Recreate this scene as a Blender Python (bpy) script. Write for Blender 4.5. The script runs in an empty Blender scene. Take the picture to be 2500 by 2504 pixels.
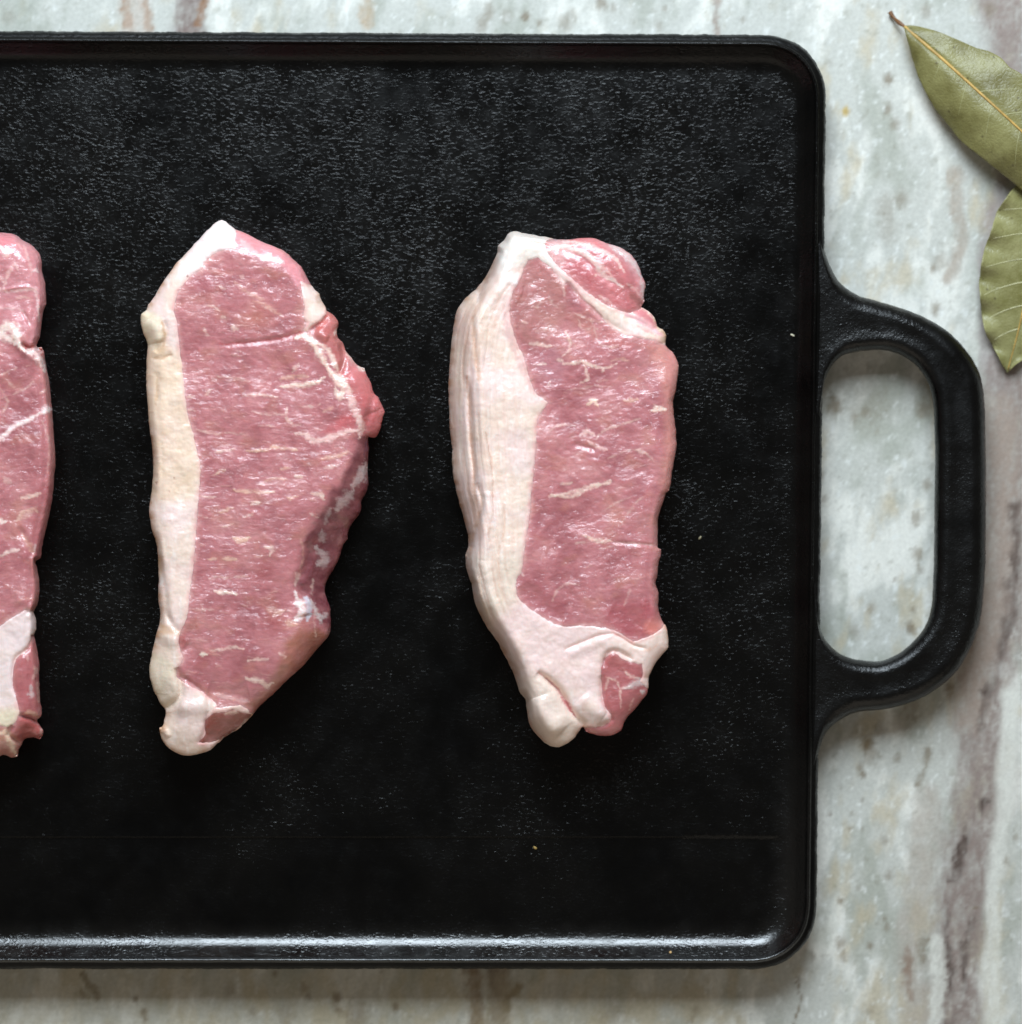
import bpy, math, random
import numpy as np
from mathutils import Vector

random.seed(3)
scene = bpy.context.scene
COL = scene.collection

# ------------------------------------------------------------------ camera, light, exposure
MZ = -0.001       # top of the marble; the griddle's feet stand on it
HC = 1.0          # camera height above the marble (m)
ZF = 0.009        # cooking surface height (m)
S = 0.000112      # metres per photo pixel at the cooking surface
CX, CY = 1250.0, 1252.0
SENSOR = 46.0
cam_d = bpy.data.cameras.new("camera")
cam = bpy.data.objects.new("camera", cam_d); COL.objects.link(cam)
cam.location = (0, 0, HC)
cam_d.sensor_width = SENSOR
cam_d.sensor_fit = 'VERTICAL'; cam_d.sensor_height = SENSOR
cam_d.lens = SENSOR * (HC - ZF) / (2504 * S)
cam_d.clip_start = 0.01; cam_d.clip_end = 20
cam_d.dof.use_dof = True
cam_d.dof.focus_distance = HC - 0.023
cam_d.dof.aperture_fstop = 6.5
cam_d.dof.aperture_blades = 7
scene.camera = cam

world = bpy.data.worlds.new("World"); scene.world = world
world.use_nodes = True
bg = world.node_tree.nodes["Background"]
bg.inputs[0].default_value = (1.0, 0.93, 0.84, 1); bg.inputs[1].default_value = 0.12

def area(name, loc, target, sx, sy, power, color):
    l = bpy.data.lights.new(name, 'AREA'); l.shape = 'RECTANGLE'
    l.size = sx; l.size_y = sy; l.energy = power; l.color = color
    o = bpy.data.objects.new(name, l); COL.objects.link(o)
    o.location = loc
    d = Vector(target) - Vector(loc)
    o.rotation_euler = d.to_track_quat('-Z', 'Y').to_euler()
    return o
area("window_light", (-0.02, 0.60, 0.60), (0, 0, 0.01), 0.44, 0.48, 12.4, (0.79, 0.905, 1.0))
# the room on the near side, a broad weak warm bounce
area("room_bounce", (0.0, -1.6, 0.85), (0, 0, 0.01), 3.0, 1.4, 8.5, (1.0, 0.90, 0.76))

scene.view_settings.view_transform = 'Standard'
scene.view_settings.look = 'None'
scene.view_settings.exposure = 0.0
scene.view_settings.gamma = 1.0
scene.cycles.max_bounces = 8
scene.cycles.use_denoising = True
scene.cycles.use_adaptive_sampling = True
scene.cycles.adaptive_threshold = 0.02
scene.cycles.time_limit = 900

# ------------------------------------------------------------------ numeric helpers
def W(px, py, z=0.0):
    """photo pixel seen at height z -> world point"""
    k = S * (HC - z) / (HC - ZF)
    return np.stack([(px - CX) * k, (CY - py) * k, np.broadcast_to(z, np.shape(px)) + 0 * px], -1)

def Wv(px, py, z=0.0):
    k = S * (HC - z) / (HC - ZF)
    return Vector(((px - CX) * k, (CY - py) * k, z))

def _hash(ix, iy, seed):
    h = (ix.astype(np.int64) * 374761393 + iy.astype(np.int64) * 668265263 + seed * 974634777) & 0xffffffff
    h = ((h ^ (h >> 13)) * 1274126177) & 0xffffffff
    h = (h ^ (h >> 16)) & 0xffffffff
    return h
def perlin(x, y, seed=0):
    x = np.asarray(x, float); y = np.asarray(y, float)
    ix = np.floor(x); iy = np.floor(y); fx = x - ix; fy = y - iy
    ix = ix.astype(np.int64); iy = iy.astype(np.int64)
    u = fx * fx * fx * (fx * (fx * 6 - 15) + 10); v = fy * fy * fy * (fy * (fy * 6 - 15) + 10)
    def g(dx, dy):
        a = _hash(ix + dx, iy + dy, seed) * (2 * math.pi / 4294967296.0)
        return np.cos(a) * (fx - dx) + np.sin(a) * (fy - dy)
    a = g(0, 0) * (1 - u) + g(1, 0) * u
    b = g(0, 1) * (1 - u) + g(1, 1) * u
    return (a * (1 - v) + b * v) * 1.5
def fbm(x, y, seed=0, o=4, gain=0.5):
    r = 0; a = 1; n = 0
    for i in range(o):
        r = r + a * perlin(x * 2 ** i + 17.3 * i, y * 2 ** i - 9.1 * i, seed + i); n += a; a *= gain
    return r / n
def sstep(a, b, x):
    t = np.clip((x - a) / (b - a), 0, 1); return t * t * (3 - 2 * t)
def seg_dist(x, y, pts, closed=False, with_t=False):
    P = np.asarray(pts, float)
    Q = np.roll(P, -1, 0) if closed else P[1:]
    A = P if closed else P[:-1]
    best = np.full(x.shape, 1e18); bt = np.zeros(x.shape); n = len(A)
    for i in range(n):
        ax, ay = A[i]; dx, dy = Q[i] - A[i]; L = dx * dx + dy * dy + 1e-12
        t = np.clip(((x - ax) * dx + (y - ay) * dy) / L, 0, 1)
        d = (x - ax - t * dx) ** 2 + (y - ay - t * dy) ** 2
        if with_t:
            m = d < best; bt = np.where(m, (i + t) / n, bt)
        best = np.minimum(best, d)
    d = np.sqrt(best)
    return (d, bt) if with_t else d
def inside(x, y, pts):
    P = np.asarray(pts, float); r = np.zeros(x.shape, bool); n = len(P)
    for i in range(n):
        x0, y0 = P[i]; x1, y1 = P[(i + 1) % n]
        if y0 == y1: continue
        c = ((y0 > y) != (y1 > y)) & (x < (x1 - x0) * (y - y0) / (y1 - y0) + x0)
        r ^= c
    return r
def sdf(x, y, pts):
    d = seg_dist(x, y, pts, True)
    return np.where(inside(x, y, pts), d, -d)
def spline(pts, step=8.0, closed=False):
    P = np.asarray(pts, float); n = len(P); out = []
    idx = range(n) if closed else range(n - 1)
    for i in idx:
        if closed: p0, p1, p2, p3 = P[i - 1], P[i], P[(i + 1) % n], P[(i + 2) % n]
        else: p0, p1, p2, p3 = P[max(i - 1, 0)], P[i], P[i + 1], P[min(i + 2, n - 1)]
        m = max(1, int(np.hypot(*(p2 - p1)) / step))
        t = (np.arange(m) / m)[:, None]
        out.append(0.5 * (2 * p1 + (p2 - p0) * t + (2 * p0 - 5 * p1 + 4 * p2 - p3) * t ** 2 + (3 * p1 - 3 * p2 + p3 - p0) * t ** 3))
    if not closed: out.append(P[-1:])
    return np.concatenate(out)
def srgb(r, g, b):
    c = np.array([r, g, b], float) / 255
    return np.where(c <= 0.04045, c / 12.92, ((c + 0.055) / 1.055) ** 2.4)

# ------------------------------------------------------------------ object helpers
def mesh_obj(name, verts, faces, mat, parent=None, col=None, smooth=True):
    me = bpy.data.meshes.new(name)
    verts = np.asarray(verts, np.float32)
    if isinstance(faces, np.ndarray):
        n, k = faces.shape
        me.vertices.add(len(verts)); me.vertices.foreach_set("co", verts.ravel())
        me.loops.add(n * k); me.loops.foreach_set("vertex_index", faces.astype(np.int32).ravel())
        me.polygons.add(n)
        me.polygons.foreach_set("loop_start", (np.arange(n) * k).astype(np.int32))
        me.polygons.foreach_set("loop_total", np.full(n, k, np.int32))
        me.update(calc_edges=True); me.validate()
    else:
        me.from_pydata([tuple(v) for v in verts], [], faces); me.update()
    if smooth: me.polygons.foreach_set("use_smooth", np.ones(len(me.polygons), bool))
    if col is not None:
        a = me.attributes.new("Col", 'FLOAT_COLOR', 'POINT')
        c = np.ones((len(verts), 4), np.float32); c[:, :3] = col
        a.data.foreach_set("color", c.ravel())
    me.materials.append(mat)
    o = bpy.data.objects.new(name, me); COL.objects.link(o)
    if parent: o.parent = parent
    return o
def thing(name, label, cat, loc=(0, 0, 0), group=None):
    o = bpy.data.objects.new(name, None); COL.objects.link(o)
    o.empty_display_size = 0.01
    o["label"] = label; o["category"] = cat
    if group: o["group"] = group
    return o
def grid_faces(nr, nc, wrap=False):
    i = np.arange(nr - 1)[:, None]; j = np.arange(nc if wrap else nc - 1)[None]
    j2 = (j + 1) % nc
    a = i * nc + j; b = i * nc + j2
    return np.stack([a, b, b + nc, a + nc], -1).reshape(-1, 4)

# ------------------------------------------------------------------ materials
def new_mat(name):
    m = bpy.data.materials.new(name); m.use_nodes = True
    return m, m.node_tree.nodes, m.node_tree.links, m.node_tree.nodes["Principled BSDF"]
def nd(ns, t, **kw):
    n = ns.new(t)
    for k, v in kw.items():
        if k in n.inputs: n.inputs[k].default_value = v
        else: setattr(n, k, v)
    return n
def coords(ns, ls, scale=(1, 1, 1), rot=(0, 0, 0)):
    tc = ns.new("ShaderNodeTexCoord"); mp = ns.new("ShaderNodeMapping")
    mp.inputs["Scale"].default_value = scale; mp.inputs["Rotation"].default_value = rot
    ls.new(tc.outputs["Object"], mp.inputs["Vector"]); return mp.outputs[0]
def noise(ns, ls, vec, scale, detail=3, rough=0.55):
    n = nd(ns, "ShaderNodeTexNoise", Scale=scale, Detail=detail, Roughness=rough)
    ls.new(vec, n.inputs["Vector"]); return n.outputs["Fac"]
def ramp(ns, ls, fac, a, b, ca=0.0, cb=1.0):
    r = ns.new("ShaderNodeMapRange"); r.inputs[1].default_value = a; r.inputs[2].default_value = b
    r.inputs[3].default_value = ca; r.inputs[4].default_value = cb
    ls.new(fac, r.inputs[0]); return r.outputs[0]
def math_n(ns, ls, op, a, b):
    m = ns.new("ShaderNodeMath"); m.operation = op
    for i, v in enumerate((a, b)):
        if isinstance(v, (int, float)): m.inputs[i].default_value = v
        else: ls.new(v, m.inputs[i])
    return m.outputs[0]
def bump(ns, ls, h, dist, strength=1.0, prev=None):
    b = ns.new("ShaderNodeBump"); b.inputs["Strength"].default_value = strength
    b.inputs["Distance"].default_value = dist
    ls.new(h, b.inputs["Height"])
    if prev is not None: ls.new(prev, b.inputs["Normal"])
    return b.outputs[0]

def iron(name, stretch, dist, rough=0.25, patches=True, spec=.3):
    m, ns, ls, P = new_mat(name)
    v = coords(ns, ls, stretch)
    v1 = coords(ns, ls)
    n1 = noise(ns, ls, v, 1500 if patches else 800, 2, 0.5)
    n2 = noise(ns, ls, v, 3800, 2, 0.5)
    big = noise(ns, ls, v1, 38, 4, 0.6)
    vor = nd(ns, "ShaderNodeTexVoronoi", Scale=1500.0); ls.new(v, vor.inputs["Vector"])
    if patches: n1 = math_n(ns, ls, 'MULTIPLY', ramp(ns, ls, n1, 0.52, 0.82), 1.0)
    amp = ramp(ns, ls, big, 0.30, 0.66, 0.35, 1.2)
    h = math_n(ns, ls, 'ADD', math_n(ns, ls, 'MULTIPLY', n1, 1.0), math_n(ns, ls, 'MULTIPLY', n2, 0.08))
    h = math_n(ns, ls, 'ADD', h, math_n(ns, ls, 'MULTIPLY', ramp(ns, ls, vor.outputs["Distance"], 0.0, 0.4, 0.8, 0.0), 0.35))
    h = math_n(ns, ls, 'MULTIPLY', h, amp)
    scr = noise(ns, ls, coords(ns, ls, (0.06, 1, 1), (0, 0, 0.02)), 1500, 2, 0.5)
    h = math_n(ns, ls, 'ADD', h, math_n(ns, ls, 'MULTIPLY', scr, 0.10 if patches else 0.0))
    if patches:
        at = ns.new("ShaderNodeAttribute"); at.attribute_name = "Col"
        sp = ns.new("ShaderNodeSeparateColor"); ls.new(at.outputs["Color"], sp.inputs[0])
        oil = sp.outputs[0]
        ls.new(ramp(ns, ls, oil, 0, 1, spec, 0.78), P.inputs["Specular IOR Level"])
        h = math_n(ns, ls, 'MULTIPLY', h, ramp(ns, ls, sp.outputs[1], 0, 1, 1.0, 0.9))
        h = math_n(ns, ls, 'MULTIPLY', h, ramp(ns, ls, sp.outputs[2], 0, 1, 1.0, 0.78))
    ls.new(bump(ns, ls, h, dist), P.inputs["Normal"])
    mx = nd(ns, "ShaderNodeMix", data_type='RGBA')
    mx.inputs[6].default_value = (0.0012, 0.0012, 0.0012, 1); mx.inputs[7].default_value = (0.004, 0.0036, 0.0032, 1)
    ls.new(ramp(ns, ls, big, 0.35, 0.7), mx.inputs[0]); ls.new(mx.outputs[2], P.inputs["Base Color"])
    ls.new(ramp(ns, ls, noise(ns, ls, v1, 160, 3), 0.3, 0.7, rough - 0.06, rough + 0.10), P.inputs["Roughness"])
    if not patches: P.inputs["Specular IOR Level"].default_value = spec
    return m
M_FLOOR = iron("seasoned_iron_plate", (0.55, 1, 1), 0.000083, 0.22, True, 0.20)
M_CAST = iron("rough_cast_iron", (1, 1, 1), 0.00019, 0.30, False, 0.34)
M_CAST_DULL = iron("rough_outer_cast_iron", (1, 1, 1), 0.00026, 0.40, False, 0.16)

def marble_mat():
    m, ns, ls, P = new_mat("polished_marble")
    at = ns.new("ShaderNodeAttribute"); at.attribute_name = "Col"
    v = coords(ns, ls)
    n = noise(ns, ls, v, 900, 4, 0.65)
    mx = nd(ns, "ShaderNodeMix", data_type='RGBA', blend_type='MULTIPLY'); mx.inputs[0].default_value = 1
    cr = nd(ns, "ShaderNodeValToRGB"); cr.color_ramp.elements[0].position = 0.3; cr.color_ramp.elements[1].position = 0.72
    cr.color_ramp.elements[0].color = (0.90, 0.90, 0.895, 1); cr.color_ramp.elements[1].color = (1.07, 1.075, 1.08, 1)
    ls.new(n, cr.inputs[0]); ls.new(at.outputs["Color"], mx.inputs[6]); ls.new(cr.outputs[0], mx.inputs[7])
    ls.new(mx.outputs[2], P.inputs["Base Color"])
    # small polished crystal faces that catch the window
    vo = nd(ns, "ShaderNodeTexVoronoi", Scale=420.0); ls.new(v, vo.inputs["Vector"])
    ls.new(bump(ns, ls, noise(ns, ls, v, 700, 2), 0.00003), P.inputs["Normal"])
    P.inputs["Roughness"].default_value = 0.32
    P.inputs["Specular IOR Level"].default_value = 0.35
    return m
M_MARBLE = marble_mat()

def meat_mat(name, sss, radius, rough, bdist, stretch, coat, speck=1.0, grain=1.0):
    m, ns, ls, P = new_mat(name)
    at = ns.new("ShaderNodeAttribute"); at.attribute_name = "Col"
    v = coords(ns, ls, stretch[0], (0, 0, stretch[1]))
    v1 = coords(ns, ls)
    f = noise(ns, ls, v, 1000, 4, 0.6)
    g = noise(ns, ls, v1, 2200, 2, 0.5)
    mx = nd(ns, "ShaderNodeMix", data_type='RGBA', blend_type='MULTIPLY'); mx.inputs[0].default_value = 1
    cr = nd(ns, "ShaderNodeValToRGB"); cr.color_ramp.elements[0].position = 0.3; cr.color_ramp.elements[1].position = 0.7
    cr.color_ramp.elements[0].color = (1 - .10 * grain, 1 - .13 * grain, 1 - .13 * grain, 1); cr.color_ramp.elements[1].color = (1 + .08 * grain,) * 3 + (1,)
    ls.new(f, cr.inputs[0]); ls.new(at.outputs["Color"], mx.inputs[6]); ls.new(cr.outputs[0], mx.inputs[7])
    ls.new(mx.outputs[2], P.inputs["Base Color"])
    h = math_n(ns, ls, 'ADD', f, math_n(ns, ls, 'MULTIPLY', g, 0.28 * speck))
    nr = bump(ns, ls, h, bdist)
    ls.new(nr, P.inputs["Normal"]); wet = ramp(ns, ls, noise(ns, ls, v1, 120, 3), .38, .62, .5, 2.6)
    und = bump(ns, ls, noise(ns, ls, coords(ns, ls, (0.6, 1, 1), (0, 0, stretch[1])), 420, 3, .6), 0.00042 if grain > .6 else 0.0003)
    ls.new(bump(ns, ls, math_n(ns, ls, 'MULTIPLY', h, wet), bdist * (1.25 if grain > .6 else .8), 1.0, und), P.inputs["Coat Normal"])
    P.inputs["Subsurface Weight"].default_value = sss
    P.inputs["Subsurface Radius"].default_value = radius
    P.inputs["Subsurface Scale"].default_value = 0.001
    P.inputs["Roughness"].default_value = rough
    P.inputs["Specular IOR Level"].default_value = 0.45
    P.inputs["Coat Weight"].default_value = coat
    P.inputs["Coat Roughness"].default_value = 0.16
    return m
M_LEAN = meat_mat("wet_lean_pork", 0.6, (1.6, 0.7, 0.55), 0.38, 0.00012, ((0.33, 1, 1), 0.12), 0.9)
M_LEAN2 = meat_mat("wet_lean_pork_cut_slantwise", 0.6, (1.6, 0.7, 0.55), 0.38, 0.00011, ((0.4, 1, 1), -0.45), 0.9)
M_FAT = meat_mat("pork_fat", 0.25, (0.5, 0.35, 0.3), 0.40, 0.00002, ((1, 0.5, 1), 0.05), 0.35, 2.0, 0.3)

# ------------------------------------------------------------------ marble slab
def build_marble():
    def axis(lo, hi, step, far):
        mid = np.arange(lo, hi + 1, step)
        l = lo - np.array([far, far * .6, far * .35, far * .18, far * .08, far * .03]); r = hi + np.array([.03, .08, .18, .35, .6, 1]) * far
        return np.concatenate([l, mid, r])
    xs = axis(-120, 2620, 6.5, 3200); ys = axis(-120, 2620, 6.5, 2600)
    X, Y = np.meshgrid(xs, ys)
    x, y = X.ravel(), Y.ravel()
    # grain of the stone runs top to bottom, leaning a little
    wx = x + 40 * fbm(x / 260, y / 420, 5, 3) + 0.10 * y
    wx2 = x + 18 * fbm(x / 90, y / 160, 6, 3)
    c_base = srgb(196, 200, 197)[None] * np.ones((len(x), 1))
    white = srgb(226, 229, 226); green = srgb(154, 160, 150); mauve = srgb(150, 138, 134); brown = srgb(112, 94, 66); tan = srgb(190, 181, 158); dark = srgb(84, 72, 68)
    def mix(c, col, f):
        f = np.clip(f, 0, 1)[:, None]; return c * (1 - f) + col * f
    c = c_base
    c = mix(c, white, sstep(-0.02, 0.25, fbm(wx / 150, y / 300, 11, 5, .6)) * 1.0)
    c = mix(c, green, sstep(0.02, 0.32, fbm(wx / 150, y / 300, 23, 4, .55)) * 0.55)
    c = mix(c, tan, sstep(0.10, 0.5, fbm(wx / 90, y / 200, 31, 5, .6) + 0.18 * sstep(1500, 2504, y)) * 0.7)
    c = mix(c, srgb(232, 238, 240), sstep(0.2, 0.45, fbm(x / 22, y / 30, 41, 4, .6)) * 0.55)
    c = mix(c, srgb(150, 150, 138), sstep(0.2, 0.5, fbm(x / 26, y / 34, 43, 4, .6)) * 0.42)
    n1 = fbm(wx2 / 22, y / 60, 51, 4, .6); n2 = fbm(x / 12, y / 16, 61, 3, .6)
    n5 = fbm(x / 50, y / 120, 66, 2)
    n3 = fbm(x / 30, y / 38, 65, 3, .6)
    def band(pts, w, col, s, soft=0.6):
        nonlocal c
        d, t = seg_dist(wx2 + (9 * n2 + 14 * n3 if w < 20 else 0), y, spline(pts, 60), False, True)
        if w < 20 and y.max() > 0 and col[0] < .12: s = s * np.clip(.62 + 2.0 * n5 + .5 * n3, .10, 1.0)
        ww = w * (1 + 0.3 * n1)
        c = mix(c, np.array(col), s * (1 - sstep(ww * (1 - soft), ww * (1 + soft), d)) * np.clip(0.9 + 0.5 * n1 + .4 * n2, 0.2, 1.15))
    # broad mauve bands on the right
    band([(2440, -60), (2470, 60), (2480, 170), (2470, 260)], 62, mauve, .95)
    band([(2470, 380), (2450, 480), (2425, 600), (2420, 720), (2420, 860), (2440, 950)], 26, srgb(150, 138, 140), .7)
    band([(2330, 420), (2345, 520), (2352, 600), (2325, 680)], 16, srgb(158, 142, 128), .6)
    band([(2480, 930), (2470, 1100), (2470, 1250), (2475, 1350), (2445, 1500), (2420, 1650), (2400, 1800), (2405, 1930), (2380, 2060), (2360, 2200), (2345, 2350), (2335, 2520)], 66, mauve * .92, .95)
    band([(2440, 1000), (2455, 1200), (2440, 1400), (2400, 1600), (2370, 1750)], 40, srgb(172, 158, 148), .6)
    band([(2484, 1240), (2478, 1400), (2455, 1520), (2440, 1600), (2425, 1690)], 17, dark, .75)
    band([(2440, 1600), (2410, 1710), (2400, 1780)], 10, dark, .5)
    band([(2405, 1960), (2365, 2020), (2352, 2080), (2336, 2150)], 11, dark, .85)
    band([(2318, 2200), (2316, 2290), (2326, 2350), (2320, 2420), (2310, 2520)], 8, dark, .8)
    band([(2374, 2250), (2362, 2350), (2358, 2440), (2330, 2520)], 9, dark, .7)
    band([(2270, 1950), (2262, 2050), (2240, 2200), (2225, 2350), (2240, 2520)], 34, srgb(176, 168, 160), .6)
    band([(2220, 2320), (2218, 2380), (2222, 2440)], 10, srgb(140, 118, 104), .7)
    band([(2262, 2300), (2258, 2350)], 8, brown, .5)
    band([(2275, 1835), (2262, 1880), (2245, 1915)], 9, brown, .55)
    band([(1952, 2390), (1956, 2440), (1946, 2480), (1938, 2520)], 4, brown, .8)
    band([(2478, 1700), (2460, 1850), (2452, 2000), (2430, 2200), (2425, 2504)], 20, srgb(224, 228, 224), .8)
    band([(2290, 2300), (2294, 2400), (2288, 2520)], 16, srgb(224, 228, 224), .8)
    # veins in the strip below and above the griddle
    band([(1160, 2360), (1164, 2440), (1166, 2520)], 15, srgb(112, 84, 60), .9)
    band([(1198, 2360), (1205, 2430), (1198, 2520)], 14, dark, .95)
    band([(1225, 2360), (1222, 2430), (1216, 2520)], 30, srgb(128, 112, 98), .8)
    band([(1268, 2410), (1250, 2440), (1236, 2470)], 8, brown, .9)
    band([(203, 2380), (222, 2412), (240, 2440)], 9, srgb(104, 88, 66), .85)
    band([(195, 2420), (204, 2440)], 6, brown, .7)
    band([(306, -20), (312, 60)], 9, srgb(150, 112, 80), .8)
    band([(356, -20), (366, 70)], 7, srgb(150, 112, 80), .8); band([(330, -20), (335, 70)], 34, srgb(190, 176, 166), .6)
    band([(470, -30), (462, 80)], 34, srgb(126, 110, 106), .95); band([(502, -20), (486, 60)], 8, srgb(140, 100, 66), .8)
    band([(900, -20), (892, 60)], 14, srgb(176, 150, 116), .6)
    band([(1755, -30), (1756, 90)], 8, srgb(150, 132, 122), .75)
    band([(60, -20), (40, 60)], 50, srgb(150, 158, 148), .5)
    c = mix(c, srgb(172, 164, 140), .5 * sstep(2300, 2420, y) * (1 - sstep(1500, 2000, x)) * np.clip(.9 + .8 * n1, 0, 1.3))  # warm shade below the griddle, painted into the stone colour
    spots = [(2171, 193, 13, .9), (2172, 268, 12, .7), (2188, 305, 14, .6), (2205, 487, 20, .55), (2165, 505, 26, .4), (2172, 560, 28, .35), (2300, 640, 20, .5), (2281, 659, 10, .7), (2289, 755, 15, .8), (2030, 150, 10, .2),
             (2040, 992, 22, .9), (2120, 975, 70, .35), (2257, 1000, 22, .7), (2117, 1008, 12, .5), (2090, 1020, 8, .5), (2240, 1268, 18, .7), (2244, 1356, 16, .7), (2250, 1392, 10, .6), (2190, 1416, 5, .9), (2232, 1492, 8, .7), (2225, 1534, 13, .9), (2236, 1545, 10, .7),
             (2130, 1487, 11, .6), (2090, 1545, 18, .4), (2269, 1186, 14, .6), (2010, 1160, 12, .5), (2015, 1220, 10, .5), (2322, 1682, 15, .8), (2230, 1722, 26, .6), (2208, 1766, 30, .5), (2150, 1780, 14, .5), (2121, 1818, 17, 1), (2128, 1840, 24, .6), (2104, 1878, 10, .8), (2112, 1894, 8, .8), (2193, 1853, 10, .7),
             (2030, 1991, 6, .9), (2085, 1989, 5, .5), (2056, 1925, 6, .4), (2108, 1956, 7, .5), (2078, 2027, 6, .6), (2110, 2027, 5, .5), (2164, 2056, 10, .6), (2236, 2087, 8, .4), (2175, 2140, 12, .6), (2100, 2172, 8, .4), (2055, 2203, 8, 1), (2163, 2246, 7, .6), (2170, 2268, 10, .6), (2057, 2308, 14, .8), (2062, 2340, 12, .6), (2128, 2312, 9, .8), (1988, 2336, 10, .5), (2386, 2219, 4, 1), (2484, 2049, 8, .6), (2460, 2105, 10, .6), (2130, 2470, 12, .4),
             (332, 2444, 7, .9), (352, 2476, 10, .8), (358, 2492, 8, .6), (560, 2420, 18, .4), (746, 2416, 14, .5), (756, 2438, 8, .7), (824, 2442, 13, .95), (826, 2470, 10, .7), (870, 2480, 34, .6), (968, 2464, 11, .9), (674, 2381, 7, .8), (935, 2377, 5, .7), (700, 2480, 26, .4), (620, 2475, 12, .5), (1701, 2470, 12, .5), (1690, 2495, 9, .5), (1360, 2430, 40, .25), (1500, 2480, 40, .3),
             (1285, 42, 12, 1), (1196, 26, 16, .6), (1180, 58, 20, .6), (1240, 40, 16, .4), (1320, 56, 9, .6), (1470, 8, 16, .8), (1500, 18, 10, .5), (1380, 55, 20, .55), (1400, 36, 14, .4), (1627, 20, 7, .7), (1612, 64, 12, .4), (1817, 48, 8, .5), (20, 40, 20, .3), (2265, 25, 16, .5), (2420, 22, 18, .6)]
    for (sx, sy, r, s) in spots:
        m = (abs(x - sx) < 4 * r) & (abs(y - sy) < 4 * r)
        if not m.any(): continue
        d = np.hypot((x[m] - sx) * 1.1, (y[m] - sy) * 0.85) / r + 0.7 * n2[m]
        f = (s * 0.75 * (1 - sstep(0.25, 1.5, d)))[:, None]
        c[m] = c[m] * (1 - f) + brown * f
    d = np.hypot((x - 2068) / 13, (y - 272) / 17) + .3 * n2; c = mix(c, srgb(186, 158, 70), .8 * (1 - sstep(.3, 1.1, d)))
    c *= (1 + 0.10 * fbm(x / 9, y / 10, 77, 3, .6))[:, None]
    c = c * np.array([.975, .93, .875])
    V = W(x, y, MZ)
    nr, nc = X.shape
    # slab thickness: top sheet plus a skirt and an underside
    F = grid_faces(nr, nc)
    ring = np.concatenate([np.arange(nc), np.arange(1, nr) * nc + nc - 1, (nr - 1) * nc + np.arange(nc - 2, -1, -1), np.arange(nr - 2, 0, -1) * nc])
    base = len(V); low = V[ring].copy(); low[:, 2] = MZ - 0.03
    k = len(ring); a = ring; b = np.roll(ring, -1); la = base + np.arange(k); lb = base + (np.arange(k) + 1) % k
    F2 = np.stack([a, la, lb, b], -1)
    V = np.concatenate([V, low]); c = np.concatenate([c, c[ring]])
    F = np.concatenate([F[:, ::-1], F2[:, ::-1]])
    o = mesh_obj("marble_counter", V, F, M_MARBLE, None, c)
    o["kind"] = "structure"
    return o
build_marble()

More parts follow.
